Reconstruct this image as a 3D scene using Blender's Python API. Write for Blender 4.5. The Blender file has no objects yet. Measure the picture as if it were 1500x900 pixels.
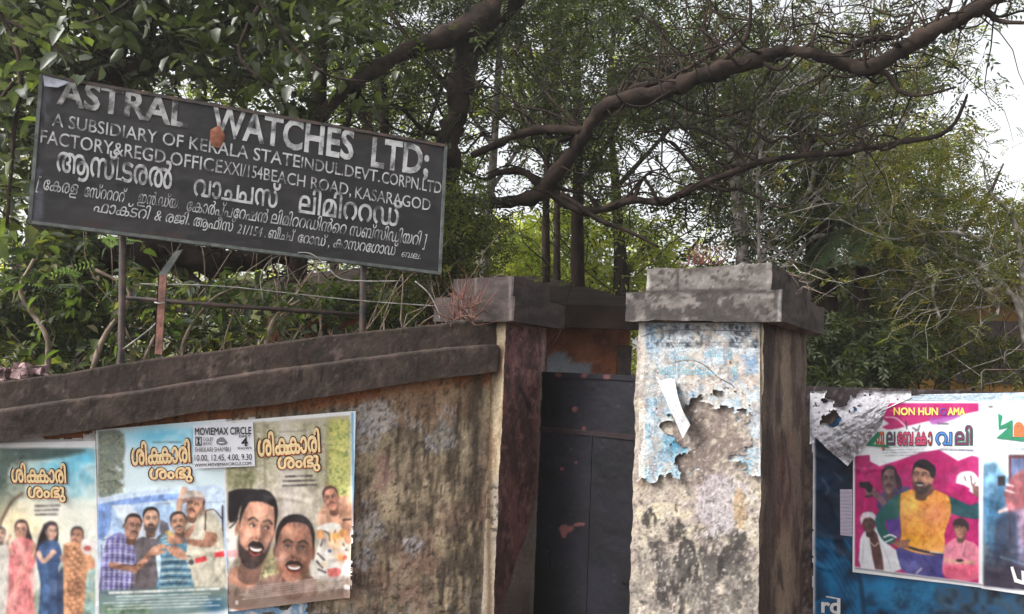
import bpy, math, random
import numpy as np
from mathutils import Vector, Matrix
from mathutils.geometry import delaunay_2d_cdt
R = math.radians
SC = bpy.context.scene
COL = SC.collection
rng = np.random.default_rng(7)

# ------------------------------------------------------------------ camera
CAMZ, F, PITCH, ROLL = 1.6, 1250.0, R(4.55), R(2.46)
cam = bpy.data.cameras.new('camera')
cam.sensor_width = 36; cam.lens = F/1500*36; cam.clip_end = 2000; cam.clip_start = .05
camo = bpy.data.objects.new('camera', cam); COL.objects.link(camo)
CM = Matrix.Rotation(math.pi/2+PITCH, 3, 'X') @ Matrix.Rotation(ROLL, 3, 'Z')
camo.matrix_world = Matrix.Translation((0, 0, CAMZ)) @ CM.to_4x4()
SC.camera = camo
# ------------------------------------------------------------------ sky, sun, exposure
TO_SUN = Vector((-.76, -.32, .72)).normalized()
w = bpy.data.worlds.new('World'); SC.world = w; w.use_nodes = True
nt = w.node_tree; sky = nt.nodes.new('ShaderNodeTexSky'); sky.sky_type = 'NISHITA'
sky.sun_disc = False; sky.sun_elevation = math.asin(TO_SUN.z)
sky.sun_rotation = math.atan2(TO_SUN.x, TO_SUN.y)
sky.air_density = 1.0; sky.dust_density = 5.0; sky.ozone_density = 1.0
hs = nt.nodes.new('ShaderNodeHueSaturation'); hs.inputs['Saturation'].default_value = .15
nt.links.new(sky.outputs[0], hs.inputs['Color']); nt.links.new(hs.outputs[0], nt.nodes['Background'].inputs[0])
nt.nodes['Background'].inputs[1].default_value = .15
sl = bpy.data.lights.new('sun', 'SUN'); sl.energy = 1.5; sl.angle = R(12); sl.color = (1, .965, .92)
so = bpy.data.objects.new('sun', sl); COL.objects.link(so)
so.rotation_euler = TO_SUN.to_track_quat('Z', 'Y').to_euler(); so.location = (-6, -4, 12)
SC.view_settings.view_transform = 'Standard'; SC.view_settings.look = 'None'
SC.view_settings.gamma = 1; SC.view_settings.exposure = 1.3

# ------------------------------------------------------------------ projection helpers
CMn = np.array(CM)
def ray(px, py):
    v = np.stack([(np.asarray(px, float)-750)/F, (450-np.asarray(py, float))/F, -np.ones_like(np.asarray(px, float))], -1)
    return v @ CMn.T
def at(px, py, Y):                       # point seen at a photo pixel, Y metres ahead
    d = ray(px, py); t = np.asarray(Y)/d[..., 1]
    return d*t[..., None] + np.array([0, 0, CAMZ])
def proj(P):
    v = (np.asarray(P)-np.array([0, 0, CAMZ])) @ CMn
    return 750+F*v[..., 0]/-v[..., 2], 450-F*v[..., 1]/-v[..., 2]
def V(*a): return np.array(a, float)
class Plane:                             # vertical plane through two ground points
    def __init__(s, a, b, off=0):
        a, b = V(*a[:2]), V(*b[:2]); s.u = (b-a)/np.linalg.norm(b-a)
        s.n = V(s.u[1], -s.u[0]); s.a = a+s.n*off; s.b = b+s.n*off
        s.len = np.linalg.norm(b-a)
    def off(s, o): return Plane(s.a, s.b, o)
    def hit(s, px, py):
        d = ray(px, py); t = (s.a @ s.n)/(d[..., :2] @ s.n)
        return d*t[..., None]+np.array([0, 0, CAMZ])
    def t(s, P): return (P[..., :2]-s.a) @ s.u
    def pt(s, t, z):
        t = np.asarray(t, float); z = np.broadcast_to(z, t.shape)
        return np.concatenate([s.a+t[..., None]*s.u, z[..., None]], -1)
    @property
    def n3(s): return V(s.n[0], s.n[1], 0)

# ------------------------------------------------------------------ noise
def _h(ix, iy, iz, s):
    n = (ix.astype(np.int64)*374761393+iy.astype(np.int64)*668265263+iz.astype(np.int64)*2147483647+s*974711) & 0xffffffff
    n = ((n ^ (n >> 13))*1274126177) & 0xffffffff
    n = (n ^ (n >> 16)) & 0xffffffff
    return (n & 0xffff)/65535.0
def vnoise(x, y, z=None, s=0):
    z = np.zeros_like(x) if z is None else z
    xi, yi, zi = np.floor(x), np.floor(y), np.floor(z)
    f = [x-xi, y-yi, z-zi]; f = [a*a*(3-2*a) for a in f]
    o = 0
    for dx in (0, 1):
        for dy in (0, 1):
            for dz in (0, 1):
                o = o+_h(xi+dx, yi+dy, zi+dz, s)*(f[0] if dx else 1-f[0])*(f[1] if dy else 1-f[1])*(f[2] if dz else 1-f[2])
    return o
def fbm(x, y, z=None, s=0, o=4):
    t = 0; a = .5; m = 0
    for k in range(o):
        t = t+a*vnoise(x*2**k, y*2**k, None if z is None else z*2**k, s+k); m += a; a *= .55
    return t/m
def sst(a, b, x): t = np.clip((x-a)/(b-a), 0, 1); return t*t*(3-2*t)
def lin(c):
    c = np.clip(np.asarray(c, float)/255, 0, 1)
    return np.where(c <= .04045, c/12.92, ((c+.055)/1.055)**2.4)
def mixc(a, b, m): return a*(1-m[..., None])+np.asarray(b, float)*m[..., None]

# ------------------------------------------------------------------ objects
def tag(o, label=None, cat=None, group=None, kind=None):
    if label: o['label'] = label
    if cat: o['category'] = cat
    if group: o['group'] = group
    if kind: o['kind'] = kind
    return o
def empty(name, loc=(0, 0, 0), label=None, cat=None, group=None, kind=None):
    o = bpy.data.objects.new(name, None); COL.objects.link(o); o.location = loc; o.empty_display_size = .1
    return tag(o, label, cat, group, kind)
def link(name, me, mat, parent=None, smooth=False):
    o = bpy.data.objects.new(name, me); COL.objects.link(o)
    if mat is not None and not me.materials: me.materials.append(mat)
    if parent is not None:
        o.parent = parent; o.matrix_parent_inverse = Matrix.Translation(parent.location).inverted()
    if smooth: me.polygons.foreach_set('use_smooth', np.ones(len(me.polygons), bool))
    return o
def mesh_np(name, verts, faces, col=None):
    me = bpy.data.meshes.new(name); verts = np.asarray(verts, np.float32); faces = np.asarray(faces, np.int32)
    k = faces.shape[1]
    me.vertices.add(len(verts)); me.vertices.foreach_set('co', verts.ravel())
    me.loops.add(faces.size); me.loops.foreach_set('vertex_index', faces.ravel())
    me.polygons.add(len(faces)); me.polygons.foreach_set('loop_start', np.arange(0, faces.size, k, dtype=np.int32))
    me.polygons.foreach_set('loop_total', np.full(len(faces), k, np.int32))
    me.update(calc_edges=True)
    if col is not None:
        a = me.color_attributes.new('Col', 'FLOAT_COLOR', 'POINT')
        c = np.ones((len(verts), 4), np.float32); c[:, :3] = col; a.data.foreach_set('color', c.ravel())
    return me
class MB:                                # collects shapes of one mesh
    def __init__(s): s.v = []; s.f = []; s.n = 0
    def add(s, v, f):
        s.v.append(np.asarray(v, float)); s.f += [tuple(i+s.n for i in q) for q in f]; s.n += len(v); return s
    def hexa(s, p):                      # 8 corners: bottom 4 ccw, top 4 ccw
        return s.add(p, [(3, 2, 1, 0), (4, 5, 6, 7), (0, 1, 5, 4), (1, 2, 6, 5), (2, 3, 7, 6), (3, 0, 4, 7)])
    def prism(s, foot, z0, z1):
        foot = [V(*f[:2]) for f in foot]; n = len(foot)
        z1s = z1 if hasattr(z1, '__len__') else [z1]*n
        v = [(*f, z0) for f in foot]+[(*f, z) for f, z in zip(foot, z1s)]
        return s.add(v, [tuple(range(n))[::-1], tuple(range(n, 2*n))]+[(i, (i+1) % n, n+(i+1) % n, n+i) for i in range(n)])
    def tube(s, pts, rad, k=8, cap=True):
        pts = np.asarray(pts, float); n = len(pts); rad = np.broadcast_to(rad, (n,))
        tg = np.gradient(pts, axis=0); tg /= np.linalg.norm(tg, axis=1)[:, None]+1e-9
        up = V(0, 0, 1) if abs(tg[0, 2]) < .9 else V(1, 0, 0)
        vs = []
        a = np.arange(k)/k*2*math.pi
        for i in range(n):
            x = np.cross(up, tg[i]); x /= np.linalg.norm(x)+1e-9; y = np.cross(tg[i], x); up = y
            vs.append(pts[i]+rad[i]*(np.cos(a)[:, None]*x+np.sin(a)[:, None]*y))
        f = [(i*k+j, i*k+(j+1) % k, (i+1)*k+(j+1) % k, (i+1)*k+j) for i in range(n-1) for j in range(k)]
        if cap: f += [tuple(range(k))[::-1], tuple((n-1)*k+j for j in range(k))]
        return s.add(np.concatenate(vs), f)
    def build(s, name, mat, parent=None, smooth=False):
        me = bpy.data.meshes.new(name); me.from_pydata(np.concatenate(s.v).tolist(), [], s.f)
        return link(name, me, mat, parent, smooth)
def crom(p, m=5):                        # Catmull-Rom through the rows of p
    p = np.asarray(p, float)
    if len(p) < 3: return np.array([p[0]*(1-t)+p[-1]*t for t in np.linspace(0, 1, m+1)])
    q = np.concatenate([[2*p[0]-p[1]], p, [2*p[-1]-p[-2]]]); out = []
    for i in range(len(p)-1):
        a, b, c, d = q[i:i+4]
        for k in range(m):
            t = k/m; out.append(.5*((2*b)+(-a+c)*t+(2*a-5*b+4*c-d)*t*t+(-a+3*b-3*c+d)*t**3))
    out.append(p[-1]); return np.array(out)

# ------------------------------------------------------------------ materials
def newmat(name):
    m = bpy.data.materials.new(name); m.use_nodes = True; n = m.node_tree
    return m, n, n.nodes['Principled BSDF'], n.nodes['Material Output']
def nd(n, t, **kw):
    x = n.nodes.new(t)
    for k, v in kw.items(): setattr(x, k, v)
    return x
def ramp(n, src, stops):
    r = nd(n, 'ShaderNodeValToRGB'); e = r.color_ramp.elements
    while len(e) < len(stops): e.new(.5)
    for i, (p, c) in enumerate(stops): e[i].position = p; e[i].color = (*c, 1) if len(c) == 3 else c
    n.links.new(src, r.inputs[0]); return r
def pmat(name, c1, c2, scale=8, rough=.85, bump=.3, bscale=60, metal=0, detail=6, stretch=None, lo=.35, hi=.65):
    m, n, b, o = newmat(name); L = n.links
    tc = nd(n, 'ShaderNodeTexCoord'); src = tc.outputs['Object']
    if stretch:
        mp = nd(n, 'ShaderNodeMapping'); mp.inputs['Scale'].default_value = stretch; L.new(src, mp.inputs[0]); src = mp.outputs[0]
    t = nd(n, 'ShaderNodeTexNoise'); t.inputs['Scale'].default_value = scale; t.inputs['Detail'].default_value = detail
    L.new(src, t.inputs['Vector'])
    r = ramp(n, t.outputs[0], [(lo, c1), (hi, c2)]); L.new(r.outputs[0], b.inputs['Base Color'])
    b.inputs['Roughness'].default_value = rough; b.inputs['Metallic'].default_value = metal; b.inputs['Specular IOR Level'].default_value = .12 if rough >= .85 else .45
    t2 = nd(n, 'ShaderNodeTexNoise'); t2.inputs['Scale'].default_value = bscale; t2.inputs['Detail'].default_value = 5
    L.new(src, t2.inputs['Vector'])
    bp = nd(n, 'ShaderNodeBump'); bp.inputs['Strength'].default_value = bump; bp.inputs['Distance'].default_value = .01
    L.new(t2.outputs[0], bp.inputs['Height']); L.new(bp.outputs[0], b.inputs['Normal'])
    return m
def amat(name, rough=.85, fine=.5, fscale=90, bump=.4, bscale=70, dist=.006, spec=.3):
    # colour painted per vertex (stains, print) times fine procedural grain, with relief
    m, n, b, o = newmat(name); L = n.links
    at_ = nd(n, 'ShaderNodeVertexColor', layer_name='Col'); tc = nd(n, 'ShaderNodeTexCoord')
    t = nd(n, 'ShaderNodeTexNoise'); t.inputs['Scale'].default_value = fscale; t.inputs['Detail'].default_value = 8; t.inputs['Roughness'].default_value = .7
    L.new(tc.outputs['Object'], t.inputs['Vector'])
    r = ramp(n, t.outputs[0], [(.3, (1-fine,)*3), (.7, (1+fine*.6,)*3)])
    mx = nd(n, 'ShaderNodeMix', data_type='RGBA', blend_type='MULTIPLY'); mx.inputs[0].default_value = 1
    L.new(at_.outputs[0], mx.inputs[6]); L.new(r.outputs[0], mx.inputs[7]); L.new(mx.outputs[2], b.inputs['Base Color'])
    t2 = nd(n, 'ShaderNodeTexNoise'); t2.inputs['Scale'].default_value = bscale; t2.inputs['Detail'].default_value = 7; t2.inputs['Roughness'].default_value = .65
    L.new(tc.outputs['Object'], t2.inputs['Vector'])
    bp = nd(n, 'ShaderNodeBump'); bp.inputs['Strength'].default_value = bump; bp.inputs['Distance'].default_value = dist
    L.new(t2.outputs[0], bp.inputs['Height']); L.new(bp.outputs[0], b.inputs['Normal'])
    b.inputs['Roughness'].default_value = rough; b.inputs['Specular IOR Level'].default_value = spec
    return m
def leafmat(name, rough=.45, trans=.4, sat=1.0):
    m, n, b, o = newmat(name); L = n.links
    at_ = nd(n, 'ShaderNodeVertexColor', layer_name='Col'); tc = nd(n, 'ShaderNodeTexCoord')
    t = nd(n, 'ShaderNodeTexNoise'); t.inputs['Scale'].default_value = 14; L.new(tc.outputs['Object'], t.inputs['Vector'])
    r = ramp(n, t.outputs[0], [(.3, (.7, .75, .7)), (.7, (1.25, 1.2, 1.1))])
    mx = nd(n, 'ShaderNodeMix', data_type='RGBA', blend_type='MULTIPLY'); mx.inputs[0].default_value = 1
    L.new(at_.outputs[0], mx.inputs[6]); L.new(r.outputs[0], mx.inputs[7]); L.new(mx.outputs[2], b.inputs['Base Color'])
    tr = nd(n, 'ShaderNodeBsdfTranslucent'); m2 = nd(n, 'ShaderNodeMix', data_type='RGBA', blend_type='MULTIPLY'); m2.inputs[0].default_value = 1
    m2.inputs[7].default_value = (1.6, 1.7, .7, 1); L.new(mx.outputs[2], m2.inputs[6]); L.new(m2.outputs[2], tr.inputs[0])
    ms = nd(n, 'ShaderNodeMixShader'); ms.inputs[0].default_value = trans
    L.new(b.outputs[0], ms.inputs[1]); L.new(tr.outputs[0], ms.inputs[2]); L.new(ms.outputs[0], o.inputs[0])
    b.inputs['Roughness'].default_value = rough
    return m
def solid(name, rgb, k=.85, rough=.7, grain=.12):
    c = lin(rgb)*k
    return pmat(name, tuple(c*(1-grain)), tuple(np.minimum(c*(1+grain), 1)), scale=40, rough=rough, bump=.05)
M = {}
M['plaster'] = amat('stained_plaster', .9, .45, 70, .55, 45, .012)
M['concrete'] = amat('weathered_concrete', .9, .35, 60, .5, 50, .01)
M['paper'] = amat('printed_paper', .5, .10, 120, .25, 14, .01, .35)
M['torn'] = amat('torn_paper', .75, .3, 80, .8, 30, .02)
M['steel'] = amat('painted_steel', .6, .14, 40, .25, 12, .01, .2)
M['bark'] = pmat('dark_bark', (.014, .010, .008), (.05, .034, .027), 9, .95, 1.0, 40, stretch=(1, 1, .35))
M['bark_red'] = pmat('reddish_bark', (.008, .006, .005), (.036, .024, .019), 7, .95, 1.0, 26)
M['bark_pale'] = pmat('pale_grey_bark', (.10, .09, .08), (.38, .35, .31), 12, .9, .8, 50)
M['twig'] = pmat('dry_twig', (.10, .075, .055), (.28, .22, .17), 12, .9, .4, 50)
M['leaf'] = leafmat('glossy_leaf', .42, .38)
M['leaf_soft'] = leafmat('soft_leaf', .6, .55)
M['rust'] = pmat('rusty_paint', (.07, .028, .02), (.20, .085, .06), 18, .8, .5, 60)
M['darkmetal'] = pmat('dark_metal', (.018, .017, .018), (.085, .05, .038), 14, .6, .3, 60)
M['greymetal'] = pmat('grey_green_metal', (.05, .06, .055), (.13, .14, .13), 16, .7, .3, 60)
M['wire'] = pmat('wire_metal', (.12, .11, .10), (.3, .28, .26), 20, .5, .2, 60)
M['earth'] = pmat('red_earth', (.07, .045, .03), (.16, .11, .075), 2, .95, .6, 20)
M['asphalt'] = pmat('worn_asphalt', (.04, .04, .04), (.07, .068, .065), 6, .9, .5, 80)
M['roof'] = pmat('old_roof_tile', (.010, .007, .006), (.034, .022, .018), 3, .95, .6, 18)
M['orange'] = pmat('orange_limewash', (.22, .09, .04), (.42, .2, .1), 1.6, .9, .3, 30)
M['ochre'] = pmat('ochre_limewash', (.20, .11, .035), (.36, .2, .06), 1.2, .9, .3, 30)
M['rubble'] = pmat('pinkish_rubble', (.10, .06, .06), (.36, .25, .25), 14, .95, 1.0, 40)

# ------------------------------------------------------------------ gridded faces with painted colour
def gridface(p00, p10, p11, p01, nu, nv, painter, disp=0, seed=0, dn=None):
    u, v = np.meshgrid(np.linspace(0, 1, nu+1), np.linspace(0, 1, nv+1))
    P = ((1-u)*(1-v))[..., None]*p00+(u*(1-v))[..., None]*p10+(u*v)[..., None]*p11+((1-u)*v)[..., None]*p01
    P = P.reshape(-1, 3)
    if callable(painter):
        px, py = proj(P); col = painter(px, py, P)
    else: col = np.broadcast_to(np.asarray(painter, float), (len(P), 3))
    if disp: P = P+vdisp(P, disp, seed)
    i = np.arange(nu)[None]+np.arange(nv)[:, None]*(nu+1); i = i.ravel()
    return P, np.stack([i, i+1, i+nu+2, i+nu+1], 1), col
def vdisp(P, a, seed=0):
    x, y, z = P.T
    d = np.stack([fbm(x*6, y*6, z*6, 11+seed, 4), fbm(x*6, y*6, z*6, 23+seed, 4), fbm(x*6, y*6, z*6, 37+seed, 4)], 1)-.5
    e = np.stack([vnoise(x*40, y*40, z*40, 51+k) for k in range(3)], 1)-.5; e2_ = np.stack([vnoise(x*18, y*18, z*18, 57+k) for k in range(3)], 1)
    return (d*2+e*.5-np.sign(e2_-.5)*sst(.32, .45, abs(e2_-.5))*.5)*a
def merge(parts):
    v = []; f = []; c = []; n = 0
    for P, Q, C_ in parts: v.append(P); f.append(Q+n); c.append(C_); n += len(P)
    return np.concatenate(v), np.concatenate(f), np.concatenate(c)
def block(name, foot, z0, z1, painters, res, mat, parent, disp=.004, seed=0):
    # foot = FL, FR, BR, BL; painters = front, side, top, rest
    f = [V(*q[:2]) for q in foot]
    z0s = z0 if hasattr(z0, '__len__') else [z0]*4; z1s = z1 if hasattr(z1, '__len__') else [z1]*4
    lo = [V(*q, z) for q, z in zip(f, z0s)]; hi = [V(*q, z) for q, z in zip(f, z1s)]
    pf, ps, pt, pr = painters; parts = []
    for a, b, pa, rs in ((0, 1, pf, res), (1, 2, ps, res), (2, 3, pr, res*4), (3, 0, pr, res*4)):
        L_ = np.linalg.norm(f[b]-f[a]); H = max(z1s)-min(z0s)
        parts.append(gridface(lo[a], lo[b], hi[b], hi[a], max(2, int(L_/rs)), max(2, int(H/rs)), pa, disp, seed))
    L0 = np.linalg.norm(f[1]-f[0]); L1 = np.linalg.norm(f[2]-f[1])
    parts.append(gridface(hi[0], hi[1], hi[2], hi[3], max(2, int(L0/res/2)), max(2, int(L1/res/2)), pt, disp, seed))
    parts.append(gridface(lo[3], lo[2], lo[1], lo[0], max(2, int(L0/res/2)), max(2, int(L1/res/2)), pr, disp, seed))
    v, q, c = merge(parts)
    return link(name, mesh_np(name, v, q, lin(c)), mat, parent)

# ------------------------------------------------------------------ print painter (all coordinates: photo pixels, or a view of them)
class Cv:
    def __init__(s, px, py, base): s.X = px; s.Y = py; s.C = np.tile(np.asarray(base, float), (len(px), 1)); s.v = (0, 0, 1)
    def view(s, x0, y0, k): s.v = (x0, y0, k); return s
    def T(s, p): x0, y0, k = s.v; return np.asarray(p, float)*k+np.array([x0, y0])
    def _ap(s, idx, a, c):
        c = np.asarray(c, float); a = np.clip(a, 0, 1)[:, None]
        s.C[idx] = s.C[idx]*(1-a)+c*a
    def rect(s, x0, y0, x1, y1, c, a=1, soft=.5): return s.poly([(x0, y0), (x1, y0), (x1, y1), (x0, y1)], c, a, soft, False)
    def poly(s, pts, c, a=1, soft=.6, smooth=True):
        p = s.T(pts)
        if smooth: p = crom(np.concatenate([p, p[:1]]), 3)[:-1]
        lo = p.min(0)-3*soft-1; hi = p.max(0)+3*soft+1
        idx = np.nonzero((s.X > lo[0]) & (s.X < hi[0]) & (s.Y > lo[1]) & (s.Y < hi[1]))[0]
        if not len(idx): return s
        x, y = s.X[idx], s.Y[idx]; ins = np.zeros(len(idx), bool); d = np.full(len(idx), 1e9)
        for i in range(len(p)):
            x1, y1 = p[i]; x2, y2 = p[(i+1) % len(p)]
            ex, ey = x2-x1, y2-y1; l = ex*ex+ey*ey+1e-9
            t = np.clip(((x-x1)*ex+(y-y1)*ey)/l, 0, 1); d = np.minimum(d, (x-x1-t*ex)**2+(y-y1-t*ey)**2)
            cr = (y1 > y) != (y2 > y)
            ins ^= cr & (x < ex*(y-y1)/(ey if abs(ey) > 1e-9 else 1e-9)+x1)
        sd = np.sqrt(d)*np.where(ins, 1, -1)
        s._ap(idx, a*sst(-soft, soft, sd), c(x, y) if callable(c) else c); return s
    def ell(s, cx, cy, rx, ry, c, rot=0, a=1, soft=None):
        (cx, cy), = s.T([(cx, cy)]); k = s.v[2]; rx *= k; ry *= k
        soft = .7 if soft is None else soft; m = max(rx, ry)*(1+2*soft)+2
        idx = np.nonzero((abs(s.X-cx) < m) & (abs(s.Y-cy) < m))[0]
        if not len(idx): return s
        x = s.X[idx]-cx; y = s.Y[idx]-cy; q = R(rot); x, y = x*math.cos(q)+y*math.sin(q), -x*math.sin(q)+y*math.cos(q)
        r = np.sqrt((x/rx)**2+(y/ry)**2); sd = (1-r)*min(rx, ry)
        s._ap(idx, a*sst(-soft, soft, sd), c); return s
    def glow(s, cx, cy, rx, ry, c, a=1, rot=0):          # soft blob
        (cx, cy), = s.T([(cx, cy)]); k = s.v[2]; x = s.X-cx; y = s.Y-cy; q = R(rot)
        x, y = x*math.cos(q)+y*math.sin(q), -x*math.sin(q)+y*math.cos(q)
        r = (x/(rx*k))**2+(y/(ry*k))**2; s._ap(slice(None), a*np.exp(-r*1.4), c); return s
    def line(s, pts, wd, c, a=1, soft=.5, smooth=True):
        p = s.T(pts); wd = wd*s.v[2]/2
        if smooth and len(p) > 2: p = crom(p, 4)
        lo = p.min(0)-wd-2; hi = p.max(0)+wd+2
        idx = np.nonzero((s.X > lo[0]) & (s.X < hi[0]) & (s.Y > lo[1]) & (s.Y < hi[1]))[0]
        if not len(idx): return s
        x, y = s.X[idx], s.Y[idx]; d = np.full(len(idx), 1e9)
        for (x1, y1), (x2, y2) in zip(p[:-1], p[1:]):
            ex, ey = x2-x1, y2-y1; t = np.clip(((x-x1)*ex+(y-y1)*ey)/(ex*ex+ey*ey+1e-9), 0, 1)
            d = np.minimum(d, (x-x1-t*ex)**2+(y-y1-t*ey)**2)
        s._ap(idx, a*sst(-soft, soft, wd-np.sqrt(d)), c); return s
    def mott(s, x0, y0, x1, y1, cols, sc=4, a=1, seed=0, thr=None, soft=6):      # mottled texture inside a soft box
        (x0, y0), (x1, y1) = s.T([(x0, y0), (x1, y1)])
        idx = np.nonzero((s.X > x0-soft) & (s.X < x1+soft) & (s.Y > y0-soft) & (s.Y < y1+soft))[0]
        if not len(idx): return s
        x, y = s.X[idx], s.Y[idx]
        m = sst(x0-soft, x0+soft, x)*(1-sst(x1-soft, x1+soft, x))*sst(y0-soft, y0+soft, y)*(1-sst(y1-soft, y1+soft, y))
        n = fbm(x/sc, y/sc, None, seed, 3); t = np.clip((n-.25)/.5, 0, .999)*(len(cols)-1); i = t.astype(int); f = (t-i)[:, None]
        cs = np.asarray(cols, float); c = cs[i]*(1-f)+cs[np.minimum(i+1, len(cols)-1)]*f
        if thr is not None: m = m*sst(thr-.06, thr+.06, fbm(x/sc/2.2, y/sc/2.2, None, seed+9, 4))
        aa = np.clip(m*a, 0, 1)[:, None]; s.C[idx] = s.C[idx]*(1-aa)+c*aa; return s
    def detail(s, x0, y0, x1, y1, amp=.3, sc=4, seed=0):     # folds, hair and background texture of a photographic print
        (x0, y0), (x1, y1) = s.T([(x0, y0), (x1, y1)]); X, Y = s.X, s.Y
        m = sst(x0-4, x0+4, X)*(1-sst(x1-4, x1+4, X))*sst(y0-4, y0+4, Y)*(1-sst(y1-4, y1+4, Y))
        wx = fbm(X/14, Y/14, None, seed, 2)*12; a = fbm((X+wx)/sc, (Y-wx)/(sc*2.2), None, seed+1, 4)-.5; b = 1-abs(2*fbm((X-wx)/(sc*1.6), (Y+wx)/(sc*2.6), None, seed+3, 3)-1)
        L_ = s.C.mean(1); mid = np.clip(1-abs(L_-125)/140, .25, 1); f_ = fbm((X+wx*1.5)/(sc*2.4), (Y-wx)/(sc*3.4), None, seed+8, 3)-.5; k = 1+m*amp*mid*(a*1.5+(b-.6)*1.3+f_*2.4); s.C = np.clip(s.C*k[:, None], 0, 255)
        g = fbm(X/1.3, Y/1.3, None, seed+5, 2)-.5; s.C = np.clip(s.C+(m*g*16*amp/.3)[:, None], 0, 255); return s
    def fade(s, a=.1, c=(226, 224, 226), seed=0):            # sun-bleached patches and scuffs
        n = fbm(s.X/26, s.Y/26, None, seed, 4); s.C = mixc(s.C, c, a+.10*sst(.45, .8, n)); sc = fbm(s.X/3, s.Y/5, None, seed+2, 4); s.C = mixc(s.C, (238, 236, 236), sst(.84, .9, sc)*.4)
        x, y = s.X, s.Y; return s; cr = 1-abs(2*fbm(x/46, y/30, None, seed+4, 3)-1); s.C = mixc(s.C, (236, 234, 234), sst(.985, .998, cr)*.45); return s
    def tiny(s, x0, y0, x1, y1, rows, c, a=.8, slope=0, seed=0, h=.45):          # rows of illegible small print
        p0, p1 = s.T([(x0, y0), (x1, y1)]); r_ = np.random.default_rng(seed)
        for k in range(rows):
            y = p0[1]+(k+.5)*(p1[1]-p0[1])/rows; ins = r_.uniform(0, .12)*(p1[0]-p0[0]); x = p0[0]+ins
            hh = (p1[1]-p0[1])/rows*h
            while x < p1[0]-ins:
                wl = r_.uniform(2, 9); yy = y+slope*(x-p0[0]); o = s.v; s.v = (0, 0, 1)
                s.line([(x, yy), (min(x+wl, p1[0]), yy+slope*wl)], hh, c, a*r_.uniform(.5, 1), .5, False); s.v = o; x += wl+r_.uniform(.8, 2)
        return s
    def head(s, cx, cy, w_, h_, skin, hair=(35, 28, 28), rot=0, beard=0, tache=True, turn=0, smile=False, hairline=.27, cap=None):
        # a generic printed head: w_, h_ half sizes in view units
        sk = np.asarray(skin, float); dk = sk*.58; lt = np.minimum(sk*1.2+12, 255); q = R(rot); md = sk*.8; hr = np.asarray(hair, float)
        def P(x, y): return (cx+(x*w_)*math.cos(q)-(y*h_)*math.sin(q), cy+(x*w_)*math.sin(q)+(y*h_)*math.cos(q))
        def E(x, y, a_, b_, c, r=0, al=1, so=None): s.ell(*P(x, y), a_*w_, b_*h_, c, rot+r, al, so)
        def G(x, y, a_, b_, c, al=1, r=0): s.glow(*P(x, y), a_*w_, b_*h_, c, al, rot+r)
        s.poly([P(-.42, .5), P(-.5, 1.4), P(.55, 1.4), P(.42, .5)], dk, soft=1)
        E(-.02, -.28, .95, .77, hr, so=1)
        for sx in (-1, 1): E(sx*.93-turn*.12, .06, .11, .2, md); E(sx*.94-turn*.12, .06, .05, .11, dk, 0, .6)
        s.poly([P(-.84, -.35), P(-.86, .15), P(-.68, .62), P(-.26, .98), P(.24, .98), P(.66, .62), P(.86, .15), P(.84, -.35), P(.5, -.8), P(-.45, -.8)], sk, soft=.9)
        G(.62-turn*.25, .15, .34, .8, dk, .6); G(-.75, .2, .2, .7, md, .6); G(-.28+turn*.3, -.5, .42, .24, lt, .7); t = turn*.26; G(t, -.13, .62, .13, dk, .55); G(-.7, -.5, .2, .3, md, .5); G(.6, .75, .3, .3, dk, .55); G(-.6, .72, .2, .25, md, .6)
        G(-.42+t, .22, .24, .18, lt, .6); G(.4+t, .22, .2, .18, lt, .35); G(t, .9, .24, .1, lt, .4)
        s.poly([P(-.9, -.02), P(-.96, -.55), P(-.6, -.98), P(.08, -1.1), P(.62, -.95), P(.94, -.55), P(.93, -.02), P(.82, -.38), P(.6, -1+hairline*.9), P(.1, -1+hairline*.62), P(-.5, -1+hairline*.95), P(-.82, -.38)], hr, soft=1)
        for k in range(5): s.line([P(-.6+k*.28, -.98), P(-.42+k*.26, -.9+.04*(k % 2)), P(-.3+k*.24, -.72)], .05*w_, hr*1.9+10, .5, 1)
        if beard:
            s.poly([P(-.86, .12), P(-.78, .62), P(-.3, 1.04), P(.3, 1.04), P(.78, .62), P(.86, .12), P(.72, .42), P(.42+t, .6), P(.3+t, .44), P(t, .36), P(-.3+t, .44), P(-.42+t, .6), P(-.72, .42)], hr*1.25, beard*.85, 2.2); G(-.2+t, .8, .3, .12, hr*2+20, .35)
        for sx in (-1, 1):
            G(sx*.36+t, -.12, .24, .12, dk, .75); E(sx*.37+t, -.085, .12, .032, (205, 192, 182), 0, .75, .6); E(sx*.37+t*1.5, -.09, .05, .04, (28, 20, 20), 0, .95, .6)
            s.line([P(sx*.52+t, -.1), P(sx*.37+t, -.135), P(sx*.23+t, -.1)], .03*h_, dk*.4, .8); s.line([P(sx*.60+t, -.22), P(sx*.40+t, -.30), P(sx*.16+t, -.24)], .06*h_, hr, .85, .8)
        s.line([P(t*.9-.03, -.2), P(t*1.35-.06, .16)], .1*w_, lt, .6, 1.4); s.line([P(t+.1, -.1), P(t*1.3+.17, .18)], .07*w_, dk, .45, 1.4)
        E(t*1.25, .21, .17, .07, md, 0, .9, .8)
        for sx in (-1, 1): E(t*1.25+sx*.1, .245, .05, .026, dk*.5, 0, .8, .5); s.line([P(t+sx*.24, .24), P(t+sx*.38, .44)], .035*w_, dk, .5, .8)
        if tache: s.poly([P(-.46+t, .52), P(-.34+t, .38), P(-.12+t, .31), P(t, .34), P(.12+t, .31), P(.34+t, .38), P(.46+t, .52), P(.3+t, .47), P(t, .43), P(-.3+t, .47)], hr, .92, .9)
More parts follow.
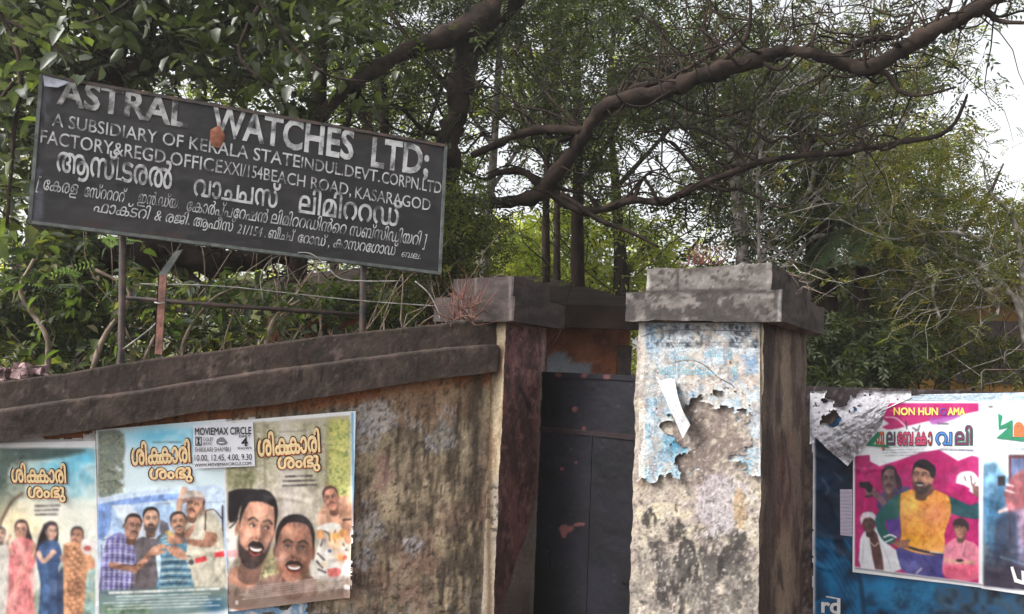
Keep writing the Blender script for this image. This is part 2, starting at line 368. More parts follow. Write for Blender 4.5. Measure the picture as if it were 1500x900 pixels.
        if smile:
            s.poly([P(-.40+t, .47), P(-.2+t, .50), P(t, .51), P(.2+t, .50), P(.40+t, .47), P(.28+t, .60), P(t, .66), P(-.28+t, .60)], (56, 24, 24), 1, .7)
            s.poly([P(-.33+t, .485), P(t, .52), P(.33+t, .485), P(.22+t, .57), P(t, .595), P(-.22+t, .57)], (238, 232, 226), 1, .6); s.line([P(-.26+t, .63), P(t, .70), P(.26+t, .63)], .045*h_, sk*[.85, .55, .52], .85, 1); G(t, .8, .2, .07, dk, .5)
            for sx in (-1, 1): s.line([P(sx*.22+t, .2), P(sx*.46+t, .34), P(sx*.5+t, .5)], .03*w_, dk, .6, 1.2); G(sx*.52+t, .2, .17, .12, lt, .5)
        else: E(t, .55, .22, .035, sk*[.7, .45, .45], 0, .9); E(t, .60, .16, .03, sk*[.95, .7, .7], 0, .7)
        return s

def sheet(name, plane, corners, painter, parent=None, nu=120, nv=180, wr=.004, gain=.93, mask=None, mat='paper', curl=None, lift=0, seed=0, base=(230, 228, 226)):
    # corners (photo pixels) TL TR BR BL on a plane -> real sheet of paper with print, wrinkles, torn edges
    c = [plane.hit(*q) for q in corners]
    u, v = np.meshgrid(np.linspace(0, 1, nu+1), np.linspace(0, 1, nv+1)); u = u.ravel(); v = v.ravel()
    P = ((1-u)*(1-v))[:, None]*c[0]+(u*(1-v))[:, None]*c[1]+(u*v)[:, None]*c[2]+((1-u)*v)[:, None]*c[3]
    px, py = proj(P); cv = Cv(px, py, base); painter(cv)
    if name == 'film_poster':
        g_ = cv.C.reshape(nv+1, nu+1, 3)
        for _ in range(2): p_ = np.pad(g_, ((1, 1), (1, 1), (0, 0)), 'edge'); g_ = (g_*2+p_[:-2, 1:-1]+p_[2:, 1:-1]+p_[1:-1, :-2]+p_[1:-1, 2:])/6
        cv.C = np.clip((g_.reshape(-1, 3)-128)*1.08+128, 0, 255)
    w1 = fbm(P[:, 0]*5+seed, P[:, 2]*5, P[:, 1]*5, 60+seed, 4); rid = 1-abs(2*fbm(P[:, 0]*3+P[:, 2], P[:, 2]*4, P[:, 1]*3, 80+seed, 3)-1)
    off = (w1*1.2+sst(.85, 1, rid)*.5)*wr
    if curl is not None: off = off+curl(u, v)
    if mask is not None:
        k = mask(px, py, u, v)
        if lift:
            g_ = k.reshape(nv+1, nu+1).astype(float)
            for _ in range(5): g_ = (g_+np.roll(g_, 1, 0)+np.roll(g_, -1, 0)+np.roll(g_, 1, 1)+np.roll(g_, -1, 1))/5
            off = off+lift*(1-sst(.35, 1, g_.ravel()))*(.25+1.5*np.clip(fbm(P[:, 0]*14, P[:, 2]*14, P[:, 1]*14, 90+seed, 3)-.25, 0, 1))
    P = P+off[:, None]*plane.n3
    i = np.arange(nu)[None]+np.arange(nv)[:, None]*(nu+1); i = i.ravel()
    Q = np.stack([i, i+nu+1, i+nu+2, i+1], 1)
    if mask is not None: Q = Q[k[Q].all(1)]
    return link(name, mesh_np(name, P, Q, lin(cv.C)*gain), M[mat], parent, True)

# ------------------------------------------------------------------ lettering: outlines of Blender's own font filled by winding number
_tc = {}
def glyphs(text, offset=0.0, shear=0.0, res=3):
    key = (text, offset, shear)
    if key in _tc: return _tc[key]
    body = ''; kern = {}
    for ch in text:
        if ch == '~': kern[len(body)-1] = kern.get(len(body)-1, 0)-1
        else: body += ch
    cu = bpy.data.curves.new('t', 'FONT'); cu.body = body; cu.size = 1; cu.shear = shear
    for k, n in kern.items(): cu.body_format[k].kerning = n*4
    ob = bpy.data.objects.new('t', cu); COL.objects.link(ob)
    dg = bpy.context.evaluated_depsgraph_get(); dg.update()
    c2 = ob.evaluated_get(dg).to_curve(dg); loops = []
    for sp in c2.splines:
        bz = sp.bezier_points; n = len(bz); out = []
        for i in range(n):
            a, b = bz[i], bz[(i+1) % n]; p0, p1, p2, p3 = [V(*q[:2]) for q in (a.co, a.handle_right, b.handle_left, b.co)]
            st = abs(np.cross(p1-p0, p3-p0))+abs(np.cross(p2-p0, p3-p0)) < 1e-5
            for k in range(1 if st else res):
                t = k/res if not st else 0; out.append((1-t)**3*p0+3*(1-t)**2*t*p1+3*(1-t)*t*t*p2+t**3*p3)
        if len(out) > 2:
            q = np.array(out); dd_ = np.linalg.norm(q-np.roll(q, 1, 0), axis=1); q = q[dd_ > 1e-5]
            if offset and len(q) > 2:
                e = np.roll(q, -1, 0)-q; e /= np.linalg.norm(e, axis=1)[:, None]+1e-9; nn = np.stack([e[:, 1], -e[:, 0]], 1); n2_ = nn+np.roll(nn, 1, 0); l2 = np.linalg.norm(n2_, axis=1)[:, None]
                n2_ = n2_/np.maximum(l2, 1e-6)/np.maximum(l2/2, .6); loops.append([q, n2_])
            elif len(q) > 2: loops.append([q, None])
    # outward = the side that grows the largest (outer) contour
    if offset and loops:
        def area(q): x, y = q.T; return .5*np.sum(x*np.roll(y, -1)-np.roll(x, -1)*y)
        sg = np.sign(area(max(loops, key=lambda l: abs(area(l[0])))[0])); loops = [q+n_*offset*sg for q, n_ in loops]
    else: loops = [q for q, _ in loops]
    ob.evaluated_get(dg).to_curve_clear(); bpy.data.objects.remove(ob); bpy.data.curves.remove(cu)
    vs = []; fs = []; n = 0
    # group overlapping contours by bounding box in x to keep triangulation small
    loops.sort(key=lambda l: l[:, 0].min()); grp = []; cur = []; xm = -1e9
    for l in loops:
        if l[:, 0].min() > xm and cur: grp.append(cur); cur = []
        cur.append(l); xm = max(xm, l[:, 0].max())
    if cur: grp.append(cur)
    for g in grp:
        pts = [Vector(p) for l in g for p in l]; ed = []; b = 0
        for l in g: ed += [(b+i, b+(i+1) % len(l)) for i in range(len(l))]; b += len(l)
        try: r = delaunay_2d_cdt(pts, ed, [], 0, 1e-5)
        except Exception: continue
        rv = np.array([[p[0], p[1]] for p in r[0]]); rf = np.array([f for f in r[2] if len(f) == 3])
        if not len(rf): continue
        ce = rv[rf].mean(1); wn = np.zeros(len(ce))
        for l in g:
            a = l-0; bq = np.roll(l, -1, 0)
            for (x1, y1), (x2, y2) in zip(a, bq):
                up = (y1 <= ce[:, 1]) & (y2 > ce[:, 1]); dn_ = (y1 > ce[:, 1]) & (y2 <= ce[:, 1])
                side = (x2-x1)*(ce[:, 1]-y1)-(ce[:, 0]-x1)*(y2-y1)
                wn += (up & (side > 0)).astype(int)-(dn_ & (side < 0)).astype(int)
        rf = rf[abs(wn) > .5]; vs.append(rv); fs.append(rf+n); n += len(rv)
    out = (np.concatenate(vs), np.concatenate(fs)); _tc[key] = out; return out
def lettering(name, plane, text, p0, p1, h, mat, parent, up=(0, -1), off=.004, em=None, offset=0.0, shear=0.0, flat=True):
    # text runs from photo pixel p0 to p1 along its baseline; h = height in pixels of one em*0.7
    v, f = glyphs(text, offset, shear); x0, x1 = v[:, 0].min(), v[:, 0].max()
    p0, p1, up = V(*p0), V(*p1), V(*up); up = up/np.linalg.norm(up)
    q = p0+((v[:, 0]-x0)/(x1-x0))[:, None]*(p1-p0)+(v[:, 1]*h/.7)[:, None]*up
    P = plane.off(off).hit(q[:, 0], q[:, 1])
    return link(name, mesh_np(name, P, f), mat, parent)

# =================================================================== GROUND
g = MB(); g.add([(-100, -25, -.004), (100, -25, -.004), (100, 100, -.004), (-100, 100, -.004)], [(0, 1, 2, 3)])
tag(g.build('ground', M['earth']), kind='structure')
g = MB(); g.add([(-60, -8, .0), (60, -8, .0), (60, 2.9, .0), (-60, 2.9, .0)], [(0, 1, 2, 3)])
tag(g.build('road', M['asphalt']), kind='structure')

hb = MB(); hb.hexa([(-110, -30, -1), (110, -30, -1), (110, 110, -1), (-110, 110, -1), (-110, -30, 14), (110, -30, 14), (110, 110, 14), (-110, 110, 14)])
hm = bpy.data.materials.new('pale_haze'); hm.use_nodes = True; hn = hm.node_tree; hn.nodes.remove(hn.nodes['Principled BSDF']); pv = hn.nodes.new('ShaderNodeVolumePrincipled')
pv.inputs['Color'].default_value = (.93, .92, .88, 1); pv.inputs['Density'].default_value = .0022; pv.inputs['Anisotropy'].default_value = .3; hn.links.new(pv.outputs[0], hn.nodes['Material Output'].inputs['Volume'])
tag(hb.build('haze', hm), kind='stuff')

# =================================================================== PLANES OF THE WALLS
wl0 = at(0, 517, 4.2); wl1 = at(718, 548, 4.76)
PLW = Plane(wl0, wl1)
wr0 = at(1250, 571, 4.73); wr1 = at(1437, 579, 4.45)
PRW = Plane(wr0, wr1)

def n2(px, py, sx, sy, s, o=4): return fbm(px/sx, py/sy, None, s, o)
def blob(px, py, x, y, rx, ry, s=0, rough=.5):
    r = np.sqrt(((px-x)/rx)**2+((py-y)/ry)**2)+(n2(px, py, 14, 14, 300+s)-.5)*rough*2
    return 1-sst(.7, 1.1, r)

# ------------------------------------------------------------------- left wall
def p_leftwall(px, py, P):
    c = np.tile(V(168, 147, 116), (len(px), 1))
    c = mixc(c, (92, 78, 64), sst(.45, .66, n2(px, py, 9, 70, 1)))
    c = mixc(c, (196, 174, 142), sst(.50, .70, n2(px, py, 16, 60, 2))*.8)
    c = mixc(c, (150, 112, 96), sst(.5, .7, n2(px, py, 60, 50, 3))*.7)
    c = mixc(c, (104, 88, 74), sst(.5, .66, n2(px, py, 26, 26, 4, 5))*.7)
    yb = np.interp(px, [-400, 0, 133, 287, 400, 641, 720], [670, 648, 631, 605, 593, 556, 545])
    d = py-yb
    c = mixc(c, (176, 96, 50), (1-sst(6, 26, d+20*(n2(px, py, 30, 20, 5)-.5)))*.85)
    c = mixc(c, (172, 132, 100), blob(px, py, 620, 590, 90, 40, 1)*.6)
    for x, y, rx, ry, s in ((548, 612, 42, 26, 2), (532, 640, 26, 24, 3), (655, 628, 16, 34, 4), (640, 650, 26, 14, 5), (610, 622, 14, 10, 14), (542, 775, 24, 22, 6), (536, 815, 18, 20, 7), (540, 740, 12, 10, 8), (605, 800, 14, 16, 9), (420, 905, 90, 14, 12)):
        b = blob(px, py, x, y, rx*1.1, ry*1.1, s, .55)
        c = mixc(c, (190, 186, 190), b*(.25+.75*sst(.40, .62, n2(px, py, 5, 6, 30+s, 5)))*.8)
        c = mixc(c, (56, 50, 52), b*sst(.58, .72, n2(px, py, 4, 5, 50+s, 4))*.75)
    c = mixc(c, (165, 118, 112), blob(px, py, 562, 690, 16, 30, 21, .7)*.5)
    dk = np.exp(-((px-697-3*np.sin(py/20))/9)**2)
    c = mixc(c, (66, 56, 46), dk*.75*sst(.35, .5, n2(px, py, 8, 50, 61)))
    for x, y0, y1, wd in ((672, 590, 760, 9), (604, 650, 790, 7), (660, 640, 720, 5), (583, 620, 700, 6), (690, 690, 860, 14), (666, 760, 840, 12)):
        m = np.exp(-((px-x-4*(n2(px, py, 30, 30, int(x))-.5))/wd)**2)*sst(y0-20, y0+15, py)*(1-sst(y1-30, y1+20, py))
        c = mixc(c, (58, 48, 38), m*.65*sst(.3, .6, n2(px, py, 4, 24, int(x)+3)))
    for x, y0, y1, wd in ((617, 620, 740, 3), (647, 640, 770, 4), (678, 600, 690, 3), (686, 640, 700, 3), (640, 760, 830, 6), (609, 700, 770, 5)):
        m = np.exp(-((px-x)/wd)**2)*sst(y0-20, y0+15, py)*(1-sst(y1-30, y1+20, py))
        c = mixc(c, (196, 176, 138), m*.5*sst(.3, .6, n2(px, py, 4, 24, int(x)+7)))
    c = mixc(c, (120, 116, 108), sst(830, 900, py)*.45*sst(.4, .6, n2(px, py, 12, 20, 71)))
    c = mixc(c, (34, 28, 25), sst(.56, .72, n2(px, py, 3.6, 60, 82, 4))*sst(560, 620, py)*.36); c = mixc(c, (198, 190, 186), blob(px, py, 545, 612, 46, 26, 33, .5)*sst(.38, .6, n2(px, py, 8, 5, 83, 4))*.8)
    c = mixc(c, (60, 48, 40), sst(.62, .70, n2(px, py, 5, 6, 81, 5))*.6)
    g_ = c.mean(1, keepdims=True); return (g_+(c-g_)*.85)*.88
def p_coping(px, py, P):
    c = np.tile(V(84, 72, 68), (len(px), 1))
    c = mixc(c, (66, 57, 54), sst(.4, .6, n2(px, py, 50, 24, 101)))
    c = mixc(c, (106, 94, 88), sst(.55, .75, n2(px, py, 30, 30, 102))*.6)
    for x, y0, y1, s_ in ((207, 535, 560, 1), (96, 548, 582, 2), (372, 506, 545, 3), (455, 540, 585, 4), (290, 560, 600, 5), (588, 484, 515, 6), (30, 602, 640, 7), (520, 520, 560, 8)): c = crack(c, px, py, x, y0, y1, .9, (30, 26, 26), .8, s_)
    for x, y, rx, ry, s in ((355, 520, 12, 22, 1), (372, 523, 3, 12, 2), (310, 540, 6, 12, 3), (66, 568, 10, 9, 4), (492, 508, 6, 14, 5), (499, 516, 3, 10, 9), (600, 503, 5, 8, 6), (494, 557, 3, 10, 7), (112, 612, 10, 12, 8), (208, 550, 3, 12, 10), (90, 583, 6, 10, 11)):
        c = mixc(c, (158, 142, 140), blob(px, py, x, y, rx, ry, s, 1.9)*.6*sst(.3, .6, n2(px, py, 4, 7, 115+s)))
    sk_ = n2(px, py, 3.2, 46, 104); c = mixc(c, (40, 36, 35), sst(.60, .74, sk_)*sst(.4, .6, n2(px, py, 40, 30, 106))*.75); c = mixc(c, (128, 114, 106), sst(.70, .82, n2(px, py, 2.6, 30, 107))*.4)
    c = mixc(c, (52, 56, 40), sst(.6, .75, n2(px, py, 18, 10, 108))*.35); c = mixc(c, (132, 120, 112), sst(.66, .8, n2(px, py, 2, 2, 109, 2))*.35); c = mixc(c, (36, 32, 31), sst(.7, .82, n2(px, py, 2.2, 2, 110, 2))*.4)
    c = mixc(c, (150, 138, 130), sst(.84, .88, n2(px, py, 4, 4, 103, 3))*.5)
    return c*.72*np.array([1.05, .99, .94])
def crack(c, px, py, x, y0, y1, wd, col, k, s_):
    xx = x+5*(fbm(py/9, py*0+s_, None, 5, 3)-.5)*2; return mixc(c, col, np.exp(-((px-xx)/wd)**2)*sst(y0-2, y0+2, py)*(1-sst(y1-2, y1+2, py))*k)
def p_top(px, py, P):
    c = np.tile(V(96, 86, 80), (len(px), 1)); return mixc(c, (60, 54, 46), sst(.4, .6, n2(px, py, 12, 6, 105)))

bw = empty('boundary_wall', tuple(PLW.pt(1.2, 0)), 'low stained plaster wall with a dark stepped coping, left of the gate, posters pasted on it', 'wall')
prof = {'bot': [(-400, 690), (0, 648), (133, 631), (287, 605), (400, 593), (641, 555), (724, 545)],
        'step': [(-400, 640), (0, 602), (100, 588), (200, 574), (400, 543), (641, 512), (724, 506)],
        'top': [(-400, 598), (0, 560), (90, 548), (173, 533), (233, 524), (310, 515), (400, 503), (480, 492), (600, 479), (690, 470), (724, 467)]}
def prof_tz(key, off):
    pl = PLW.off(off); h = [pl.hit(*p) for p in prof[key]]
    return np.array([PLW.t(q) for q in h]), np.array([q[2] for q in h])
T0 = float(PLW.t(PLW.hit(-330, 600))); T1 = float(PLW.t(PLW.hit(722, 600)))
tg = np.linspace(T0, T1, 330)
zb = np.interp(tg, *prof_tz('bot', .075)); zs = np.interp(tg, *prof_tz('step', .075)); zt = np.interp(tg, *prof_tz('top', .02))
def strip(offs_z, painter, disp=.004, seed=0, nv=6):
    # offs_z: list of (offset, z array) ; consecutive pairs joined by nv rows
    rows = []
    for (o0, z0), (o1, z1) in zip(offs_z[:-1], offs_z[1:]):
        for k in range(nv):
            a = k/nv; rows.append((o0*(1-a)+o1*a, z0*(1-a)+z1*a))
    rows.append(offs_z[-1]); P = []
    for o, z in rows:
        pl = PLW.off(o); z = np.broadcast_to(z, tg.shape); P.append(pl.pt(tg, z))
    P = np.array(P); H, W = P.shape[:2]; P = P.reshape(-1, 3); px, py = proj(P); col = painter(px, py, P)
    P = P+vdisp(P, disp, seed); i = (np.arange(W-1)[None]+np.arange(H-1)[:, None]*W).ravel()
    return P, np.stack([i, i+1, i+W+1, i+W], 1), col
def mk(name, parts, mat, parent):
    v, f, c = merge(parts); return link(name, mesh_np(name, v, f, lin(c)), mat, parent)
mk('wall_face', [strip([(0, 0*tg), (0, np.minimum(zb, .55)), (0, zb+.02)], p_leftwall, .010, 1, 75), strip([(-.2, zb+.02), (-.2, 0*tg)], p_leftwall, .004, 1, 2)], M['plaster'], bw)
mk('lower_coping', [strip([(-.26, zb), (.075, zb)], p_coping, .005, 2, 5), strip([(.075, zb), (.075, zs), (.0, zs+.012), (-.26, zs)], p_coping, .007, 2, 12)], M['concrete'], bw)
mk('upper_coping', [strip([(.02, zs-.01), (.02, zt), (-.2, zt), (-.2, zs-.1)], p_coping, .006, 3, 12)], M['concrete'], bw)

# ------------------------------------------------------------------- gate pillars
def p_rfront(px, py, P):
    c = np.tile(V(204, 190, 168), (len(px), 1))
    c = mixc(c, (176, 158, 146), sst(.4, .6, n2(px, py, 22, 22, 1)))
    c = mixc(c, (222, 206, 170), sst(.45, .65, n2(px, py, 30, 26, 2))*sst(700, 730, py)*(1-sst(770, 810, py)))
    c = mixc(c, (132, 112, 104), blob(px, py, 1035, 655, 55, 62, 4)*.8*sst(.3, .5, n2(px, py, 9, 9, 5)))
    c = mixc(c, (190, 182, 196), blob(px, py, 1060, 740, 45, 50, 6)*.6)
    c = mixc(c, (196, 156, 104), blob(px, py, 1083, 745, 10, 34, 7)*.7)
    c = mixc(c, (150, 126, 96), blob(px, py, 948, 705, 14, 12, 8)*.6)
    for x, y, rx, ry, s in ((1003, 815, 40, 42, 1), (1060, 815, 36, 34, 2), (968, 850, 10, 36, 3), (1085, 835, 20, 34, 4), (1080, 872, 9, 12, 5), (985, 770, 8, 30, 6), (1030, 850, 70, 46, 7), (950, 760, 14, 14, 8), (1085, 795, 10, 20, 9), (1000, 860, 26, 50, 15)):
        m = blob(px, py, x, y, rx, ry, s, 1.1)*sst(.40, .56, n2(px, py, 6, 20, 40+s, 4))
        c = mixc(c, (54, 48, 46), m*.88)
    c = mixc(c, (128, 120, 112), sst(770, 850, py)*.65*sst(.35, .55, n2(px, py, 16, 24, 66)))
    c = mixc(c, (70, 62, 60), sst(.62, .72, n2(px, py, 4.5, 5, 60, 4))*(.15+.45*sst(600, 780, py)))
    c = mixc(c, (96, 84, 84), sst(.66, .74, n2(px, py, 2.6, 2.6, 64, 3))*.5)
    c = mixc(c, (240, 234, 226), sst(.66, .76, n2(px, py, 4, 5, 62, 4))*.55)
    c = mixc(c, (228, 204, 162), sst(1106, 1112, px)*(1-sst(640, 680, py))*.8)
    c = mixc(c, (120, 72, 50), (1-sst(468, 482, py+8*(n2(px, py, 9, 9, 63)-.5)))*.8)
    g_ = c.mean(1, keepdims=True); return (g_+(c-g_)*.8)*.80
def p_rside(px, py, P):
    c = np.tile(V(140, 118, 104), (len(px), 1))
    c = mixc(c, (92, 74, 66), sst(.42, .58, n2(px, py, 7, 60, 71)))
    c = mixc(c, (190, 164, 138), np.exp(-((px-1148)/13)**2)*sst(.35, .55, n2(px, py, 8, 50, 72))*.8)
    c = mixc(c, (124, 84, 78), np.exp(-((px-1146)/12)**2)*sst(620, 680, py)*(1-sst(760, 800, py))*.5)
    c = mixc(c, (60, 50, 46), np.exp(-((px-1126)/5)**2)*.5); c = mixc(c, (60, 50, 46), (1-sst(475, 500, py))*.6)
    return c*.74  # whole side darkened over its brown streaks, shade put into the colour
def p_rcap(px, py, P):
    c = np.tile(V(150, 138, 130), (len(px), 1)); c = mixc(c, (118, 106, 98), sst(.4, .6, n2(px, py, 30, 12, 81)))
    lowb = sst(420, 430, py)
    c = mixc(c, (84, 74, 72), lowb*sst(.44, .5, n2(px, py, 26, 16, 82, 4)+.12*blob(px, py, 1050, 455, 60, 22)))
    c = mixc(c, (70, 58, 52), sst(.62, .68, n2(px, py, 5, 5, 83, 4))*.8)
    c = c*.95; c = mixc(c, (60, 50, 48), (1-sst(1, 4, abs(py-427+2*(n2(px, py, 20, 9, 84)-.5))))*.7)
    c = mixc(c, (50, 42, 40), np.exp(-((px-993-4*(n2(px, py, 9, 9, 85)-.5))/1.6)**2)*(1-lowb)*.8)
    c = mixc(c, (236, 226, 216), blob(px, py, 945, 412, 6, 14, 9, .8)*.7+0)
    c = mixc(c, (206, 196, 188), np.exp(-((px-1141)/2.5)**2)*lowb*.6+np.exp(-((px-1126)/2)**2)*(1-lowb)*.5)
    g_ = c.mean(1, keepdims=True); return (g_+(c-g_)*.6)*.74
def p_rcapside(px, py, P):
    c = np.tile(V(104, 92, 86), (len(px), 1)); return mixc(c, (72, 64, 58), sst(.4, .6, n2(px, py, 14, 14, 86)))*.72  # cap side toned darker than its front, shade painted into the concrete
def p_lfront(px, py, P):
    c = np.tile(V(196, 178, 148), (len(px), 1)); c = mixc(c, (160, 138, 112), sst(.45, .6, n2(px, py, 6, 26, 91)))
    c = mixc(c, (158, 148, 136), sst(680, 720, py)*.85)
    c = mixc(c, (52, 48, 46), sst(700, 720, py)*(1-sst(770, 800, py))*sst(.5, .56, n2(px, py, 5, 7, 92, 3))*.85)
    c = mixc(c, (120, 60, 50), np.exp(-((px-728)/7)**2)*sst(500, 515, py)*(1-sst(540, 552, py))*.8)
    return mixc(c, (90, 64, 40), np.exp(-((px-717)/4)**2)*.7)*.8
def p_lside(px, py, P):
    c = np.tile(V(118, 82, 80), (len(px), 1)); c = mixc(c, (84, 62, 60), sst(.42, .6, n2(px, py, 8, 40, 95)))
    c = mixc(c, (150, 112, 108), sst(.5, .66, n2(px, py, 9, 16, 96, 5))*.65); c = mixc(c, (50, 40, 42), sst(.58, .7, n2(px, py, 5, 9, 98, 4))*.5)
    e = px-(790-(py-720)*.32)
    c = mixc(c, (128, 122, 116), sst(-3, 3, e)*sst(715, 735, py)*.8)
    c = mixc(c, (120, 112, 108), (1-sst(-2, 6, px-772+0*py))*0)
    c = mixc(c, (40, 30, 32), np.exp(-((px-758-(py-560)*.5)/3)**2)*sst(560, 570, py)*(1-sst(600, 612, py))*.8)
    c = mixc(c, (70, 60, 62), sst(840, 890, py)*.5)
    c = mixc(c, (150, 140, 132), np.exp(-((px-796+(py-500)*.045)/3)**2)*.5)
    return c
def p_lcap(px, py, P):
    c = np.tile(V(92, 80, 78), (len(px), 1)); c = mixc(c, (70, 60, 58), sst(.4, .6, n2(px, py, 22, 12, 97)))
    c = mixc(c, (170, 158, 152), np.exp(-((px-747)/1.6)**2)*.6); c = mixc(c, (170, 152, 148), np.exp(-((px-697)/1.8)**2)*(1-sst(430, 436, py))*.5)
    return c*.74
def p_plain(px, py, P): return mixc(np.tile(V(110, 94, 84), (len(px), 1)), (70, 62, 56), sst(.4, .6, n2(px, py, 14, 14, 99)))
def foot4(fl, fr, br):
    a, b, c = at(*fl), at(*fr), at(*br); return [a, b, c, a+c-b]
def zof(px, py, Y): return float(at(px, py, Y)[2])
# right pillar
fr_ = foot4((932, 560, 4.0), (1117, 566, 3.67), (1180, 568, 4.25))
RP = empty('gate_pillar', tuple(V(*(sum(fr_)/4)[:2], 0)), 'thick square gate pillar with pale peeling front and torn blue poster, right of the black gate', 'pillar', 'gate pillars')
zl0 = zof(1143, 471, 3.56); zl1 = zof(1143, 424, 3.56); zl2 = zof(1128, 385.5, 3.63)
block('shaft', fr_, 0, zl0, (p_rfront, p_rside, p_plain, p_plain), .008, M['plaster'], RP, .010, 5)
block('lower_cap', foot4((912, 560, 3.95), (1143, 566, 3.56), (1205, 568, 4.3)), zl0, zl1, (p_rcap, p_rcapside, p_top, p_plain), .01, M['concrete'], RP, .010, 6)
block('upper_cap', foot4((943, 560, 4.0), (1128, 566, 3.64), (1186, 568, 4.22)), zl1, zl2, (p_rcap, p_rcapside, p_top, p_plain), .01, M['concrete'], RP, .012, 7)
# left pillar
fl_ = foot4((664, 545, 4.98), (738, 549, 4.70), (798, 551, 5.12))
LP = empty('gate_pillar', tuple(V(*(sum(fl_)/4)[:2], 0)), 'narrower gate pillar with dark maroon side, joined to the left wall beside the gate', 'pillar', 'gate pillars')
zm0 = zof(748, 471, 4.6); zm1 = zof(748, 433, 4.6); zm2 = zof(747, 404, 4.63)
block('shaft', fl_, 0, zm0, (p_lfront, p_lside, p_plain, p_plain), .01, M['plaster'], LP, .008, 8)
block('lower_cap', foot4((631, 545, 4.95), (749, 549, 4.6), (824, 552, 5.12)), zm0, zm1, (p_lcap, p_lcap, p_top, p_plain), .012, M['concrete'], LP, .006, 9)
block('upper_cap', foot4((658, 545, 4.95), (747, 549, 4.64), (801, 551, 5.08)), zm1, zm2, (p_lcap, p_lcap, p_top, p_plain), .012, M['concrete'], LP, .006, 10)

# ------------------------------------------------------------------- gate
gp0 = at(783, 551, 5.14); gp1 = at(960, 558, 4.55); PG = Plane(gp0, gp1); W = PG.len
zg = float(PG.hit(850, 547)[2]); GT = empty('metal_gate', tuple(PG.pt(W/2, 0)), 'black sheet metal gate leaf with flaked paint between the two pillars', 'gate')
def p_gate(px, py, P):
    c = np.tile(V(36, 34, 43), (len(px), 1)); c = mixc(c, (24, 23, 29), sst(.4, .6, n2(px, py, 40, 50, 111)))
    c = mixc(c, (44, 42, 52), sst(.55, .8, n2(px, py, 60, 52, 112))*.5)
    c = mixc(c, (96, 62, 50), (1-sst(2, 6, abs(py-(629+(px-797)*.085)+2*(n2(px, py, 6, 6, 113)-.5))))*.55)
    for x, y, rx, ry, s in ((842, 600, 5, 5, 1), (856, 550, 6, 5, 2), (818, 549, 5, 4, 3), (855, 628, 4, 4, 4), (824, 687, 4, 3, 5), (830, 776, 13, 6, 6), (826, 783, 4, 6, 7), (850, 768, 9, 2.5, 8), (888, 553, 6, 4, 9), (844, 678, 2.5, 2.5, 10)):
        c = mixc(c, (176, 104, 92), blob(px, py, x, y, rx, ry, s, .8)*.9)
    c = mixc(c, (150, 140, 140), sst(.87, .89, n2(px, py, 5, 3, 114, 3))*.7)
    c = mixc(c, (110, 86, 78), np.exp(-((py-675-(px-797)*.35)/1.0)**2)*(px < 822)*.6)
    c = mixc(c, (44, 46, 56), blob(px, py, 880, 860, 34, 40, 12)*.4)
    c = mixc(c, (84, 52, 42), sst(.62, .76, n2(px, py, 9, 26, 116))*(1-sst(3, 16, abs(py-(632+(px-797)*.085))))*.8); c = mixc(c, (88, 56, 46), sst(.66, .78, n2(px, py, 12, 12, 117))*.18)
    c = mixc(c, (86, 82, 90), sst(.78, .84, n2(px, py, 26, 1.6, 118, 3))*.5); c = mixc(c, (20, 18, 22), sst(.66, .8, n2(px, py, 5, 40, 119))*.2); c = c*.55*np.array([.95, .95, 1.08])
    return c
def gpan(name, t0, t1, z0, z1, off, th, res=.008):
    f = [V(*PG.off(off).pt(t0, 0)), V(*PG.off(off).pt(t1, 0)), V(*PG.off(off-th).pt(t1, 0)), V(*PG.off(off-th).pt(t0, 0))]
    return block(name, f, z0, z1, (p_gate,)*4, res, M['steel'], GT, .003 if name == 'sheet_panel' else .002, 12)
zr = float(PG.hit(850, 634)[2]); z3 = float(PG.hit(850, 850)[2])
gpan('sheet_panel', .0, W, zr+.012, zg-.012, 0, .004)
gpan('sheet_panel', .0, W, .08, zr-.012, 0, .004)
gpan('top_rail', 0, W, zg-.03, zg, .008, .03)
gpan('middle_rail', 0, W, zr-.012, zr+.012, .008, .028)
for yh in (600, 820):
    hz_ = float(PG.hit(802, yh)[2]); th = float(PG.t(PG.hit(800, yh))); gpan('hinge', th-.03, th+.035, hz_-.05, hz_+.05, .014, .012)
tv = float(PG.t(PG.hit(862, 740))); gpan('stiffener', tv-.012, tv+.012, .1, zr-.014, .004, .006)
tl = float(PG.t(PG.hit(918, 840)))
gpan('latch_cover', tl-.03, tl+.06, float(PG.hit(915, 852)[2]), float(PG.hit(915, 808)[2]), .022, .02)

# ------------------------------------------------------------------- right wall
def p_rwall(px, py, P):
    c = np.tile(V(86, 72, 66), (len(px), 1)); c = mixc(c, (52, 44, 44), sst(.4, .6, n2(px, py, 14, 14, 121)))
    c = mixc(c, (44, 38, 40), (1-sst(592, 600, py))*.8)
    return mixc(c, (150, 138, 140), sst(.6, .7, n2(px, py, 6, 6, 122))*.4)
RW = empty('boundary_wall', tuple(PRW.pt(.3, 0)), 'low blackened wall right of the pale pillar, covered with film posters', 'wall')
rt0 = float(PRW.t(PRW.hit(1165, 600))); rt1 = float(PRW.t(PRW.hit(1500, 600)))+1.3
zrw = lambda t: np.interp(t, [rt0, float(PRW.t(PRW.hit(1200, 568))), float(PRW.t(PRW.hit(1500, 574))), rt1], [float(PRW.hit(1200, 567)[2])]*2+[float(PRW.hit(1500, 575)[2])]*2)
tr_ = np.linspace(rt0, rt1, 160); _pl, _tg = PLW, tg; PLW_, tg = PLW, tr_; PLW = PRW
zz = zrw(tr_)
